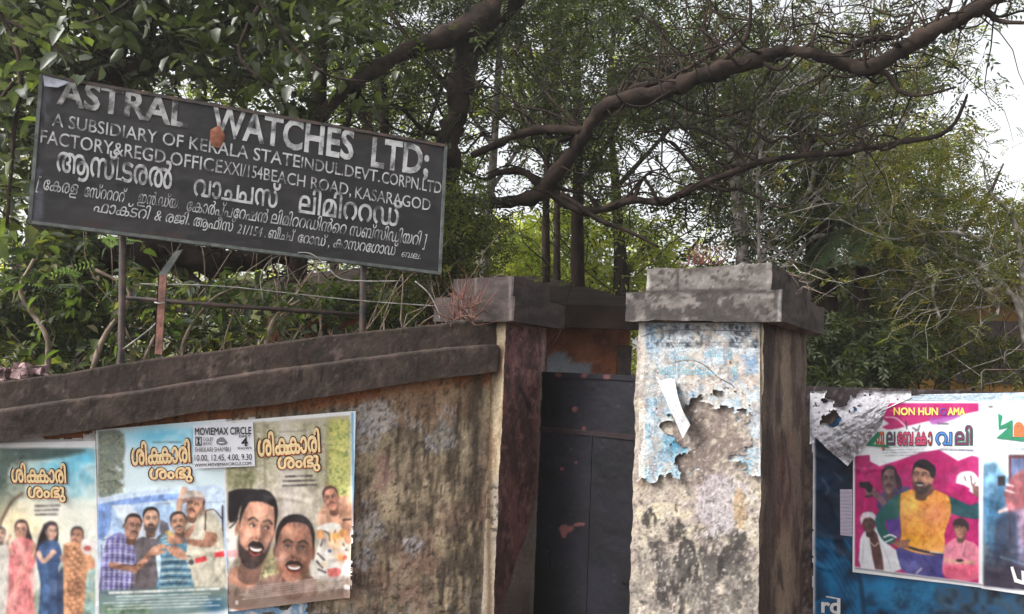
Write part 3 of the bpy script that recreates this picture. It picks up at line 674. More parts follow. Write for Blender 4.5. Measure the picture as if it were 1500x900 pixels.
mk('wall_face', [strip([(0, 0*tr_), (0, zz)], p_rwall, .006, 31, 60), strip([(0, zz), (-.22, zz), (-.22, 0*tr_)], p_rwall, .006, 31, 4)], M['plaster'], RW)
PLW, tg = _pl, _tg

# ------------------------------------------------------------------- rubble on the left end of the wall
rr = random.Random(3); base = PLW.off(-.1); c1 = base.hit(10, 556)
RB = empty('rubble_heap', tuple(c1), 'small heap of pinkish broken stones on the far left end of the wall top', 'rubble')
for k in range(80):
    x = rr.uniform(-60, 62); y = rr.uniform(532, 556)+(abs(x-15)*.10); c0 = base.off(rr.uniform(-.12, .04)).hit(x, y+4); s_ = rr.uniform(.010, .030); m = MB()
    m.hexa([V(*c0)+V(a, b, c)*s_*V(rr.uniform(.6, 1.2), rr.uniform(.6, 1.2), rr.uniform(.5, 1))+V(*[rr.gauss(0, .3) for _ in range(3)])*s_ for a, b, c in ((-1, -1, -1), (1, -1, -1), (1, 1, -1), (-1, 1, -1), (-1, -1, 1), (1, -1, 1), (1, 1, 1), (-1, 1, 1))]); m.build('stone', M['rubble'], RB)

# =================================================================== SIGN BOARD
SG = Plane(at(45, 330, 4.52), at(652, 300, 5.22)); PS = SG
sc_ = [(62, 112), (652, 215), (643, 400), (45, 325)]
S3 = [SG.hit(*q) for q in sc_]
ctr = sum(S3)/4
SB = empty('sign_board', tuple(V(ctr[0], ctr[1], 0)), 'tilted black board with white English and Malayalam lettering on posts above the left wall', 'sign')
M['board'] = amat('faded_black_board', .55, .22, 50, .2, 20, .004, .45)
M['chalk'] = pmat('worn_white_lettering', (.035, .03, .032), (.42, .41, .40), 16, .7, .1, 60, detail=10, lo=.40, hi=.60)
M['chalk2'] = pmat('bright_white_lettering', (.06, .06, .065), (.50, .50, .50), 18, .7, .1, 60, detail=10, lo=.34, hi=.56)
def p_board(cv):
    X, Y = cv.X, cv.Y; c = np.tile(V(54, 50, 55), (len(X), 1))
    c = mixc(c, (72, 66, 70), sst(.4, .65, n2(X, Y, 60, 22, 131))); c = mixc(c, (40, 36, 38), sst(.5, .7, n2(X, Y, 30, 30, 132)))
    e = Y-(112+(X-62)*.1746)                       # distance below the top edge
    c = mixc(c, (92, 66, 54), sst(.52, .64, n2(X, Y, 22, 10, 133))*(1-sst(4, 26, e))*.7)
    b = (325+(X-45)*.1254)-Y
    c = mixc(c, (88, 50, 46), sst(.5, .6, n2(X, Y, 26, 8, 134))*(1-sst(5, 20, b))*(1-sst(300, 420, X))*.8)
    l = X-(62-(Y-112)*.08)
    c = mixc(c, (140, 138, 158), (1-sst(6, 20, l+10*(n2(X, Y, 9, 22, 135)-.5)))*sst(.35, .55, n2(X, Y, 8, 20, 136))*.8)
    c = mixc(c, (150, 150, 168), blob(X, Y, 54, 300, 13, 30, 3, .5)*.8)
    c = mixc(c, (86, 84, 92), sst(.62, .7, n2(X, Y, 30, 5, 137))*.4)
    cv.C = c
def bilin(u, v): return (1-u)*(1-v)*S3[0]+u*(1-v)*S3[1]+u*v*S3[2]+(1-u)*v*S3[3]
sheet('board_face', SG, sc_, p_board, SB, 200, 70, .004, .34, None, 'board')
m = MB(); nb = -SG.n3*.02; m.hexa([S3[3]+nb-SG.n3*.012, S3[2]+nb-SG.n3*.012, S3[1]+nb-SG.n3*.012, S3[0]+nb-SG.n3*.012, S3[3]-SG.n3*.006, S3[2]-SG.n3*.006, S3[1]-SG.n3*.006, S3[0]-SG.n3*.006]); m.build('backing_panel', M['darkmetal'], SB)
for a, b in ((0, 1), (1, 2), (2, 3), (3, 0)):      # angle-iron edging
    p, q = S3[a], S3[b]; d = (q-p)/np.linalg.norm(q-p); inn = (ctr-(p+q)/2); inn -= d*(inn@d); inn /= np.linalg.norm(inn)
    p = p-d*.004; q = q+d*.004
    m = MB(); o = SG.n3; m.hexa([p-inn*.012-o*.03, q-inn*.012-o*.03, q+inn*.006-o*.03, p+inn*.006-o*.03, p-inn*.012+o*.014, q-inn*.012+o*.014, q+inn*.006+o*.014, p+inn*.006+o*.014])
    m.build('edge_frame', M['greymetal'] if a != 0 else M['darkmetal'], SB)
UPV = (17, -213)
def sline(t, p0, p1, h, mat='chalk', **k): lettering('painted_lettering', SG, t, p0, p1, h, M[mat], SB, up=UPV, off=.010, **k)
sline('ASTRAL', (83, 151), (275, 187), 38, 'chalk', offset=.026)
sline('WATCHES', (309, 196), (517, 234), 42, 'chalk2', offset=.026)
sline('LTD;', (543, 243), (627, 257), 42, 'chalk2', offset=.026)
sline('A SUBSIDIARY OF KERALA STATE', (76, 184), (439, 246), 18.5, 'chalk2', offset=.004)
sline('INDUL.DEVT.', (441, 246.5), (556, 267), 17, 'chalk2', offset=.004)
sline('CORPN.LTD', (559, 268), (646, 284), 17, 'chalk2', offset=.004)
sline('FACTORY&REGD.OFFICE', (59, 209), (325, 254), 19.5, 'chalk2', offset=.004)
sline('XXI/154', (327, 254), (384, 263), 18.5, 'chalk2', offset=.0)
sline('BEACH ROAD,', (386, 263.5), (514, 287), 17.5, 'chalk2', offset=.0)
sline('KASARAGOD', (520, 290), (630, 309), 17, 'chalk2', offset=.0)
sline('ആസ്L~~~ടരൽ', (82, 250), (251, 277), 35, 'chalk2', offset=.014)
sline('വാച~~ചസ്', (283, 286), (409, 305), 30, 'chalk2', offset=.014)
sline('ലിമിററഡ്', (437, 311), (587, 332), 31, 'chalk2', offset=.014)
IT = dict(shear=.25, offset=.003)
sline('[ േകരള', (52, 276), (114, 286), 19, 'chalk2', **IT)
sline('േസ്ററററ്', (123, 288), (185, 297), 18, 'chalk2', **IT)
sline('ഇൻ.ഡ്യ.', (201, 297), (262, 306), 17, 'chalk2', **IT)
sline('േകാർപ്പേറഷൻ', (273, 309), (392, 327), 18, 'chalk2', **IT)
sline('ലിമിററഡിൻെറ', (396, 327), (507, 344), 18, 'chalk2', **IT)
sline('സബ്സിഡിയറി ]', (512, 345), (625, 361), 18, 'chalk2', **IT)
sline('ഫാക്ടറി', (137, 310), (220, 322), 17, 'chalk2', **IT)
sline('& രജി.', (226, 323), (277, 330), 16, 'chalk2', **IT)
sline('ആഫീസ്', (283, 331), (344, 340), 16, 'chalk2', **IT)
sline('21/154 .', (347, 342), (389, 348), 14, 'chalk2', **IT)
sline('ബീച~~ച്', (393, 348.5), (432, 354), 15, 'chalk2', **IT)
sline('േറാഡ് ,', (436, 355), (482, 362), 15, 'chalk2', **IT)
sline('കാസറേഗാഡ്', (488, 362.5), (582, 375), 16, 'chalk2', **IT)
sline('ബല.', (588, 376), (616, 380), 9, 'chalk2', **IT)
# things stuck on the board
lf = sheet('paper_scrap', SG.off(.02), [(64, 112), (104, 122), (86, 130), (66, 128)], lambda cv: cv.mott(50, 90, 120, 140, [(190, 192, 205), (150, 152, 166)], 8), None, 14, 8, .02, .8, seed=3)
tag(lf, 'crumpled white paper scrap stuck at the top left corner of the black board', 'paper')
m = MB(); pts = []
for k in range(14):
    a = k/14*2*math.pi; r_ = 1+.08*math.sin(5*a); pts.append(SG.off(.03+.012*math.cos(a)).hit(318+11*r_*math.sin(a), 201-16*r_*math.cos(a)))
cc = SG.off(.045).hit(318, 201); m.add([cc]+pts, [(0, 1+(k+1) % 14, 1+k) for k in range(14)])
m.tube([SG.off(.035).hit(319, 187), SG.off(.03).hit(322, 178)], .002, 5)
M['deadleaf'] = pmat('dry_orange_leaf', (.22, .07, .035), (.42, .16, .09), 30, .7, .5, 60)
o = m.build('dry_leaf', M['deadleaf'], None, True); tag(o, 'dry orange leaf resting against the black board below the big W', 'leaf')
# posts and rails that carry the sign
def post(name, p0, p1, rpx, Y0, Y1, mat, parent, k=10, ground=True):
    a, b = at(*p0, Y0), at(*p1, Y1); pts = [b, a]
    if ground: pts.append(V(a[0]-(b[0]-a[0])*0, a[1], 0))
    m = MB(); m.tube(np.array(pts), rpx*Y0/F, k); return m.build(name, mat, parent, True)
def syd(px): return float(SG.hit(px, 340)[1])+.06
post('post', (178, 515), (182, 130), 5, syd(180), syd(180), M['darkmetal'], SB)
post('post', (531, 480), (534, 215), 5, syd(532), syd(532), M['darkmetal'], SB)
0 and post('post', (385, 490), (387, 170), 5, syd(386), syd(386), M['darkmetal'], SB)
hr = MB(); hr.tube(np.array([at(176, 436, syd(178)+.04), at(300, 446, syd(300)+.04), at(536, 462, syd(534)+.04)]), .013, 8); hr.build('cross_rail', M['darkmetal'], SB, True)

# rusty angle-iron fence post with a bent top and its loose wires
Yp = float(PLW.off(-.1).hit(232, 520)[1])
a, b, c = at(231, 519, Yp), at(238, 402, Yp), at(262, 367, Yp-.02)
FP = empty('fence_post', tuple(V(a[0], a[1], a[2])), 'reddish rusty angle iron post with a bent top set in the wall coping', 'post')
m = MB(); u_ = V(1, 0, 0)*.022; dd = V(0, .04, 0)
m.hexa([a-u_, a+u_, a+u_+dd*.2, a-u_+dd*.2, b-u_, b+u_, b+u_+dd*.2, b-u_+dd*.2]); m.hexa([a-u_, a-u_*.75, a-u_*.75+dd, a-u_+dd, b-u_, b-u_*.75, b-u_*.75+dd, b-u_+dd]); m.build('upright', M['rust'], FP)
m = MB(); u2 = V(.020, 0, .006); m.hexa([b-u_+V(0, -.001, -.003), b+u_+V(0, -.001, -.003), b+u_+dd*.25, b-u_+dd*.25, c-u2, c+u2, c+u2+dd*.25, c-u2+dd*.25]); m.build('bent_arm', M['greymetal'], FP)
m = MB(); m.tube(crom([b+V(-.028, -.005, -.15), b+V(0, -.012, -.155), b+V(.028, -.004, -.15)], 4), .004, 6); m.build('wire_tie', M['wire'], FP)
def wire(pts, Y, r, label, mat='wire'):
    Ys = np.broadcast_to(np.asarray(Y, float), (len(pts),)); m = MB(); m.tube(crom([at(p[0], p[1], y) for p, y in zip(pts, Ys)], 6), r, 5)
    o = m.build('loose_wire', M[mat], None, True); return tag(o, label, 'wire')
wire([(385, 440), (382, 405), (398, 380), (425, 372), (455, 372), (480, 392), (498, 408), (530, 412), (590, 412)], 4.95, .0035, 'thin wire arching from the post under the sign and drooping to the right')
wire([(180, 512), (215, 486), (232, 470)], Yp+.02, .0045, 'pale wire strung from the dark pole up to the rusty post')
wire([(205, 416), (330, 420), (520, 440), (690, 452)], [4.7, 4.75, 4.9, 5.0], .003, 'long thin wire running level behind the rusty post')
wire([(608, 412), (628, 430), (640, 452), (645, 468)], 4.85, .004, 'bent stiff wire standing beside the cap of the maroon sided pillar')

# =================================================================== POSTERS
INK = {k: solid('print_'+k, c) for k, c in dict(black=(34, 32, 36), white=(238, 238, 236), cream=(240, 212, 160), brown=(66, 40, 26), green=(40, 132, 96), orange=(236, 110, 60), yellow=(248, 226, 110), purple=(112, 62, 150), pink=(222, 80, 122), red=(206, 56, 62), blue=(74, 132, 206), teal=(112, 158, 172), maroon=(112, 44, 92), grey=(120, 120, 126)).items()}
def title2(par, plane, l1, l2, w1=27, w2=24, up=(-2, -40)):
    # two-line Malayalam film title, cream letters in a dark outline
    for t, (a, b), h in ((' ശികകാരി'.strip().replace('കക', 'ക~~ക'), l1, w1), ('ശംഭു', l2, w2)):
        lettering('title_outline', plane, t, (a[0]-1, a[1]), (b[0]+1, b[1]), h, INK['brown'], par, up, .009, offset=.075)
        lettering('title_shade', plane, t, (a[0]+1, a[1]+.6), (b[0]-.6, b[1]+.6), h, INK['orange'], par, up, .0105, offset=.042)
        lettering('title_lettering', plane, t, (a[0]+1, a[1]), (b[0]-1, b[1]), h, INK['cream'], par, up, .012, offset=.028)

def p_post1(cv):
    cv.mott(-60, 640, 200, 960, [(150, 190, 205), (205, 225, 228)], 40)
    v = cv.view(0, 630, .3)
    v.rect(-250, 75, 478, 1100, (222, 226, 214), 1, .5)
    v.glow(330, 190, 190, 120, (90, 184, 214), .9); v.glow(420, 130, 90, 60, (70, 168, 206), .7); v.mott(250, 110, 470, 330, [(90, 180, 210), (236, 246, 246)], 16, .5, 3, .5)
    v.poly([(-250, 60), (180, 75), (420, 95), (330, 130), (180, 150), (60, 170), (40, 300), (100, 330), (20, 400), (-20, 470), (-250, 480)], (54, 70, 66), .85, 4); v.mott(-250, 80, 130, 420, [(40, 52, 48), (120, 130, 112), (60, 78, 74)], 5, .7, 4, .45)
    v.glow(120, 440, 200, 120, (248, 226, 176), .9); v.glow(240, 400, 150, 60, (246, 246, 236), .8)
    v.line([(-10, 520), (10, 440), (60, 350), (110, 310)], 14, (90, 66, 54), .8)
    v.rect(-250, 780, 478, 1100, (120, 138, 120), .6, 6); v.mott(300, 640, 478, 900, [(96, 150, 160), (170, 176, 150)], 8, .6, 5)
    v.tiny(140, 145, 270, 160, 1, (240, 240, 240), .8, 0, 1)
    v.tiny(170, 360, 290, 425, 3, (70, 60, 60), .9, -.02, 2, .5)
    # woman in a pink sari
    v.head(106, 490, 34, 48, (206, 156, 132), (38, 30, 32), 0, 0, False, -.4)
    v.poly([(140, 470), (160, 540), (158, 600), (140, 640), (120, 560)], (46, 34, 36), 1, 1)
    v.poly([(60, 545), (90, 528), (140, 530), (175, 560), (178, 640), (150, 700), (160, 800), (170, 1000), (40, 1000), (30, 760), (45, 640)], (206, 116, 118), 1, .8)
    v.mott(40, 560, 170, 960, [(196, 96, 104), (226, 156, 148), (206, 116, 120)], 3, .6, 6, None, 3)
    v.line([(80, 540), (120, 640), (60, 820), (50, 1000)], 30, (228, 160, 150), .7); v.line([(165, 560), (172, 620), (160, 590)], 16, (206, 156, 132)); v.line([(50, 520), (36, 560), (60, 600)], 16, (206, 156, 132))
    v.poly([(0, 560), (24, 520), (44, 620), (30, 900), (-40, 900)], (214, 208, 198), .9, 1.2); v.head(4, 510, 26, 34, (190, 150, 128), (60, 60, 60), 0, .6)
    # woman in a long navy dress
    v.poly([(215, 460), (245, 445), (280, 460), (284, 540), (240, 560), (190, 580), (170, 640), (186, 540)], (36, 28, 32), 1, 1)
    v.head(254, 498, 28, 42, (204, 160, 140), (34, 26, 30), 8, 0, False, .8)
    v.poly([(190, 560), (225, 540), (275, 540), (300, 580), (300, 640), (285, 700), (300, 1000), (190, 1000), (200, 760), (180, 640)], (62, 84, 122), 1, .8)
    v.poly([(210, 640), (235, 640), (240, 1000), (205, 1000)], (80, 112, 158), .6, 2); v.poly([(280, 700), (315, 690), (325, 1000), (285, 1000)], (44, 56, 84), .9, 1.5)
    v.line([(190, 600), (215, 640), (255, 605)], 22, (204, 160, 140)); v.ell(262, 596, 16, 12, (214, 170, 150)); v.line([(300, 620), (310, 640)], 16, (204, 160, 140))
    # man in a tiger print shirt
    v.head(376, 520, 32, 46, (168, 116, 92), (34, 26, 26), 6, 0, True, -.8)
    v.poly([(310, 560), (345, 545), (410, 560), (450, 620), (465, 650), (430, 690), (420, 740), (395, 1000), (320, 1000), (312, 760)], (206, 150, 112), 1, .8)
    for k in range(46):
        y = 565+k*9.4; x = 318+(k*37 % 60); v.line([(x, y), (x+18, y+7), (x+34, y-2)], 3.4, (70, 44, 40), .85, .4); v.line([(x+40, y+3), (x+56, y+9)], 3, (70, 44, 40), .8, .4)
    v.ell(430, 570, 34, 40, (228, 218, 212)); v.ell(428, 578, 20, 12, (190, 96, 90)); v.glow(455, 440, 26, 50, (240, 232, 220), .9)
    v.ell(450, 660, 16, 20, (176, 126, 100)); v.detail(-20, 430, 470, 1100, .34, 4, 301); v.detail(-250, 80, 470, 430, .18, 9, 302); cv.fade(.05, seed=303); v.rect(466, 60, 482, 1100, (232, 232, 232)); v.rect(-250, 50, 482, 88, (230, 231, 233))
P1c = [(-50, 650), (140, 646), (147, 934), (-42, 948)]
pl1 = PLW.off(.012)
po = sheet('film_poster', pl1, P1c, p_post1, None, 150, 190, .006, .95, seed=1)
tag(po, 'leftmost film poster, with women in pink and navy and a tiger print shirt', 'poster', 'film posters on the left wall')
title2(po, pl1, ((16, 706), (98, 707)), ((40, 729), (97, 729)), 23, 19)

def p_post2(cv):
    cv.C[:] = (228, 229, 232)
    v = cv.view(140, 610, .322)
    v.poly([(14, 75), (440, 55), (585, 260), (585, 885), (20, 905)], (214, 232, 238), 1, .5, False)
    v.glow(300, 90, 200, 60, (100, 188, 220), .95); v.glow(420, 110, 60, 60, (90, 178, 210), .6); v.mott(200, 60, 440, 160, [(150, 206, 226), (236, 244, 246)], 14, .5, 6, .5)
    v.poly([(14, 70), (110, 66), (135, 140), (120, 200), (80, 240), (110, 320), (90, 350), (14, 362)], (84, 96, 84), .85, 3)
    v.mott(14, 72, 130, 350, [(60, 72, 60), (150, 152, 130), (84, 92, 80)], 3.2, .9, 7, .4, 3)
    v.poly([(14, 372), (180, 345), (370, 330), (600, 340), (600, 700), (14, 700)], (196, 214, 236), 1, 1)
    v.poly([(14, 400), (160, 372), (375, 350), (372, 376), (160, 402), (20, 440)], (112, 142, 202), .9, 1); v.poly([(60, 420), (150, 405), (420, 400), (420, 560), (90, 560)], (160, 190, 226), .8, 1.2, False)
    v.poly([(70, 405), (160, 400), (280, 560), (180, 560)], (214, 224, 232), .9, 1, False); v.poly([(14, 440), (70, 420), (60, 520), (14, 560)], (98, 132, 198), .8, 1.5)
    v.line([(160, 402), (600, 388)], 2.5, (110, 116, 130), .7); v.line([(578, 408), (580, 600)], 8, (44, 42, 46))
    w_ = v.view(145, 700, .2111)
    # cap and uniform man
    w_.line([(560, 270), (560, 190), (590, 100)], 46, (186, 150, 128)); w_.ell(592, 84, 22, 24, (190, 152, 130))
    w_.poly([(600, 330), (660, 260), (740, 220), (800, 240), (850, 330), (868, 500), (870, 800), (640, 800), (620, 600), (590, 520)], (198, 190, 170), 1, .8)
    w_.head(668, 195, 62, 82, (176, 128, 104), (36, 28, 28), 18, 0, True, -.9)
    w_.poly([(575, 130), (620, 90), (700, 95), (735, 130), (720, 160), (640, 150), (585, 180)], (190, 178, 166), 1, .7); w_.poly([(580, 150), (640, 132), (725, 138), (722, 158), (640, 154), (582, 182)], (150, 120, 112), 1, .6)
    w_.poly([(640, 340), (720, 270), (760, 300), (720, 480), (640, 500)], (212, 204, 186), .7, 2); w_.line([(742, 230), (738, 360)], 12, (96, 76, 66)); w_.line([(750, 225), (800, 222), (850, 280)], 9, (90, 70, 60))
    w_.poly([(740, 370), (820, 390), (800, 470), (700, 480), (600, 450), (600, 420), (720, 430)], (164, 118, 96), 1, .8); w_.poly([(520, 400), (600, 370), (660, 320), (650, 380), (590, 440)], (170, 124, 102), 1, .9)
    w_.poly([(620, 560), (700, 570), (700, 800), (860, 800), (870, 560), (760, 540)], (190, 184, 166), .9, 1); w_.poly([(665, 560), (740, 540), (750, 575), (670, 595)], (206, 60, 66), 1, .6, False); w_.poly([(800, 520), (868, 506), (872, 545), (805, 552)], (206, 60, 66), 1, .6, False)
    w_.ell(642, 585, 18, 20, (60, 60, 66))
    # man in dark shirt
    w_.poly([(240, 450), (300, 410), (400, 420), (470, 330), (500, 420), (440, 560), (420, 800), (190, 800), (210, 560)], (92, 84, 88), 1, .9); w_.poly([(430, 290), (480, 320), (480, 370), (420, 380)], (96, 90, 96), .9, 1.4)
    w_.head(362, 292, 60, 84, (200, 156, 132), (40, 34, 34), 2, .95, True, .1)
    # striped shirt man
    w_.poly([(400, 480), (440, 400), (520, 380), (610, 440), (600, 560), (640, 660), (640, 800), (410, 800), (420, 640)], (86, 128, 150), 1, .8)
    for k in range(11):
        y = 540+k*24; w_.line([(425, y+8), (520, y), (636, y+4)], 8, (206, 208, 196) if k % 2 else (40, 56, 78), .9, .4)
    for k in range(4): w_.line([(430+k*10, 420+k*22), (500, 400+k*24)], 7, (200, 204, 196), .7, .4)
    w_.head(553, 310, 58, 72, (176, 130, 106), (42, 34, 34), -6, 0, True, -.2, True)
    w_.poly([(395, 540), (430, 545), (425, 670), (410, 680)], (206, 228, 240), .95, 1)
    # checked shirt man
    w_.poly([(60, 420), (130, 380), (190, 400), (240, 470), (260, 570), (230, 640), (200, 800), (10, 800), (20, 640), (30, 520)], (120, 116, 164), 1, .8)
    for k in range(13): w_.line([(20+k*19, 395+abs(k-6)*12), (12+k*18, 800)], 5.5, (222, 222, 236) if k % 2 else (52, 44, 96), .75, .5)
    for k in range(12): w_.line([(25, 430+k*32), (130, 422+k*33), (245, 440+k*32)], 6, (214, 216, 234) if k % 2 else (52, 44, 96), .6, .5)
    w_.head(236, 340, 62, 86, (164, 118, 98), (34, 28, 28), 8, 0, True, .95)
    w_.line([(90, 605), (170, 620), (240, 630)], 44, (150, 106, 88)); w_.line([(250, 640), (320, 570), (380, 500)], 40, (166, 118, 96))
    w_.poly([(350, 520), (380, 480), (440, 455), (470, 480), (430, 500), (470, 510), (400, 540)], (186, 140, 116), 1, .8); w_.poly([(460, 480), (530, 470), (600, 520), (610, 560), (560, 560), (500, 530)], (170, 124, 102), 1, .9)
    w_.poly([(470, 420), (500, 380), (560, 410), (600, 440), (560, 460), (490, 455)], (178, 130, 108), 1, .8); w_.poly([(455, 375), (490, 360), (530, 395), (480, 410)], (176, 150, 96), 1, .6, False)
    w_.detail(0, 60, 880, 790, .34, 4, 311); cv.fade(.06, seed=313); v = cv.view(140, 610, .322)
    v.poly([(20, 790), (585, 780), (585, 880), (20, 905)], (96, 120, 116), .75, 3); v.mott(30, 860, 250, 900, [(60, 90, 70), (150, 170, 110)], 4, .6, 9)
    v.glow(540, 860, 60, 40, (40, 90, 130), .8); v.tiny(60, 795, 560, 812, 1, (240, 240, 236), .95, -.04, 3, .7); v.tiny(35, 815, 570, 885, 5, (232, 236, 236), .8, -.035, 4, .42)
    v.tiny(250, 108, 390, 128, 1, (70, 90, 100), .6, 0, 5)
P2c = [(141, 630), (331, 614), (334, 900), (146, 916)]
pl2 = PLW.off(.018)
po = sheet('film_poster', pl2, P2c, p_post2, None, 190, 280, .006, .95, seed=2)
tag(po, 'film poster of men crowding round a phone with a uniformed man in a cap', 'poster', 'film posters on the left wall')
title2(po, pl2, ((192, 681), (280, 676)), ((218, 702), (283, 700)), 27, 19)

def p_post3(cv):
    cv.C[:] = (226, 227, 230)
    o = cv.view(320, 600, 1/3)
    o.line([(588, 18), (593, 350), (600, 520)], 11, (96, 158, 206), .9); o.ell(598, 440, 7, 60, (40, 70, 120), 0, .7, 1)
    o.poly([(28, 68), (578, 25), (583, 820), (50, 876)], (178, 168, 150), 1, .5, False)
    o.mott(40, 60, 578, 330, [(112, 112, 82), (196, 188, 160), (150, 146, 110), (214, 206, 190)], 7, .8, 11)
    o.glow(320, 300, 90, 240, (218, 208, 196), .85); o.line([(290, 60), (300, 480)], 46, (206, 196, 188), .6, 4); o.line([(490, 60), (480, 340)], 30, (112, 96, 76), .7, 3)
    for x in (70, 140, 200, 380, 430): o.line([(x, 60), (x+6, 340)], 13, (128, 116, 92), .5, 2)
    o.mott(480, 40, 578, 420, [(90, 116, 60), (216, 206, 110), (140, 150, 80)], 4, .85, 12); o.mott(40, 180, 160, 350, [(84, 90, 60), (170, 160, 120)], 4, .7, 13)
    o.tiny(265, 92, 390, 106, 1, (80, 76, 70), .5, -.05, 8); o.tiny(280, 285, 430, 345, 3, (52, 46, 44), .85, -.03, 9, .5)
    w_ = cv.view(330, 680, .2334)
    w_.mott(180, 540, 620, 760, [(120, 112, 70), (196, 190, 140), (90, 90, 60)], 4, .8, 14)
    # stooping bare-shouldered man
    w_.poly([(580, 380), (590, 290), (640, 240), (720, 205), (785, 215), (790, 420), (700, 400), (620, 390)], (196, 150, 124), 1, 1); w_.glow(750, 290, 60, 60, (176, 126, 98), .6); w_.line([(740, 350), (785, 345)], 12, (60, 46, 40))
    w_.head(665, 215, 50, 74, (186, 130, 108), (70, 48, 42), -12, 0, True, -.2); w_.line([(752, 380), (770, 480)], 40, (176, 128, 104))
    # striped plush animal mask
    w_.poly([(575, 400), (640, 370), (720, 380), (745, 470), (780, 600), (770, 720), (560, 720), (530, 620), (590, 500)], (226, 222, 214), 1, 1)
    for p in ([(585, 440), (610, 470), (600, 510)], [(620, 420), (650, 440), (655, 480)], [(690, 420), (680, 450), (690, 490)], [(580, 560), (620, 600)], [(575, 610), (610, 650)], [(585, 660), (630, 680)], [(740, 500), (760, 540)]): w_.line(p, 13, (70, 58, 60), .85)
    w_.glow(700, 450, 50, 26, (230, 170, 80), .9); w_.glow(620, 470, 26, 40, (120, 110, 108), .8); w_.ell(650, 545, 34, 17, (250, 250, 250), -25); w_.ell(655, 545, 12, 12, (70, 110, 170)); w_.ell(735, 530, 22, 12, (250, 250, 250), -25)
    w_.glow(725, 585, 34, 30, (226, 130, 70), .95); w_.ell(750, 585, 14, 16, (206, 110, 90)); w_.ell(596, 440, 26, 30, (214, 150, 96)); w_.ell(740, 432, 24, 28, (214, 150, 96)); w_.glow(690, 500, 60, 70, (224, 150, 84), .55); w_.poly([(640, 660), (700, 650), (730, 670), (700, 710), (650, 705)], (200, 100, 96), 1, .8); w_.glow(620, 630, 26, 20, (190, 170, 130), .7)
    # big bearded man, left
    w_.poly([(20, 690), (60, 640), (160, 680), (240, 740), (260, 900), (20, 900)], (176, 128, 106), 1, 1); w_.poly([(20, 740), (160, 800), (240, 760), (420, 830), (780, 780), (780, 900), (20, 900)], (138, 116, 104), .95, 2)
    w_.poly([(20, 380), (60, 360), (120, 420), (130, 470), (60, 600), (20, 640)], (226, 222, 214), 1, 1.2); w_.glow(95, 410, 34, 30, (240, 190, 110), .9); w_.line([(30, 400), (60, 370), (80, 340)], 10, (60, 54, 56)); w_.line([(25, 560), (70, 560)], 40, (220, 130, 140), .6, 2)
    w_.head(196, 410, 122, 232, (206, 150, 126), (32, 26, 28), 10, .97, True, .5, True, .22)
    w_.poly([(20, 175), (90, 155), (200, 158), (285, 190), (312, 225), (306, 268), (240, 238), (160, 236), (100, 262), (80, 330), (60, 360), (20, 350)], (34, 29, 32), 1, 1.6)
    w_.glow(230, 330, 60, 40, (232, 186, 160), .6)
    # big moustached man, centre
    w_.poly([(200, 740), (320, 690), (520, 700), (560, 740), (560, 830), (200, 830)], (134, 104, 92), 1, 1.2)
    w_.head(434, 540, 128, 206, (158, 108, 88), (30, 24, 26), 4, 0, True, .1, True, .22); w_.glow(400, 430, 60, 34, (196, 150, 124), .6); w_.glow(350, 600, 34, 40, (186, 150, 140), .5); w_.glow(520, 560, 26, 50, (96, 62, 50), .5)
    w_.poly([(30, 800), (300, 745), (780, 700), (788, 830), (30, 900)], (120, 98, 90), .55, 4)
    w_.detail(15, 130, 790, 830, .30, 5.5, 321); cv.fade(.05, seed=323); w_.tiny(60, 775, 770, 860, 6, (232, 224, 220), .75, -.12, 10, .36); w_.ell(760, 770, 22, 16, (220, 220, 220), 0, .8); w_.rect(64, 855, 82, 880, (230, 220, 210), .8)
    cv.view(320, 600, 1/3)
P3c = [(326, 618), (521, 602), (515, 875), (335, 896)]
pl3 = PLW.off(.022)
def mk3(px, py, u, v): return ~((u > .985) & (v > .62) & (n2(px, py, 6, 6, 5) > .45))
po = sheet('film_poster', pl3, P3c, p_post3, None, 190, 270, .006, .95, mk3, seed=3, lift=.012, curl=lambda u, v: .012*sst(.93, 1, u)*sst(.3, .5, v))
tag(po, 'film poster with two large grinning faces of a bearded and a moustached man', 'poster', 'film posters on the left wall')
title2(po, pl3, ((377, 668), (470, 661)), ((406, 687), (470, 683)), 28, 20)

def p_lab(cv): cv.C[:] = (222, 222, 228); cv.mott(270, 610, 380, 690, [(224, 224, 230), (206, 206, 214)], 20, .6)
pl5 = PLW.off(.034)
po = sheet('showtime_notice', pl5, [(283, 624), (370.5, 617.5), (373.5, 683), (284, 687)], p_lab, None, 40, 30, .003, .95, seed=5)
tag(po, 'small white notice with black show times pasted over two film posters', 'notice')
def nl(t, a, b, h, off=.004, mat='black', o=.0): lettering('printed_text', pl5, t, a, b, h, INK[mat], po, (-.4, -40), off+.002, offset=o)
nl('MOVIEMAX CIRCLE', (285.5, 637.5), (368, 636), 10.5, o=.02)
for a, b in (((286, 640), (295.5, 640)), ((286, 652), (295.5, 652))): pass
nl('DOLBY', (298, 646.5), (313, 646), 5.5); nl('RFXC', (298, 652.5), (311, 652), 4.5)
nl('DAILY', (350, 641), (367, 640.6), 3.4, o=.02); nl('4', (353.5, 653.5), (363, 653), 11.5, o=.04); nl('SHOWS', (348, 658.5), (368.5, 658), 3.2, o=.02)
nl('SHIKKARI SHAMBU', (285.5, 662.5), (338, 661.5), 7, o=.0)
nl('10.00, 12.45, 4.00, 9.30', (285, 675.5), (369, 674), 9, o=.008)
nl('WWW.MOVIEMAXCIRCLE.COM', (284.8, 684), (368, 681), 4.4, o=.02)
def inkshape(name, par, plane, polys, mat, off=.005):
    m = MB(); pl = plane.off(off)
    for q in polys: m.add([pl.hit(*p) for p in q], [tuple(range(len(q)))[::-1]])
    return m.build(name, mat, par)
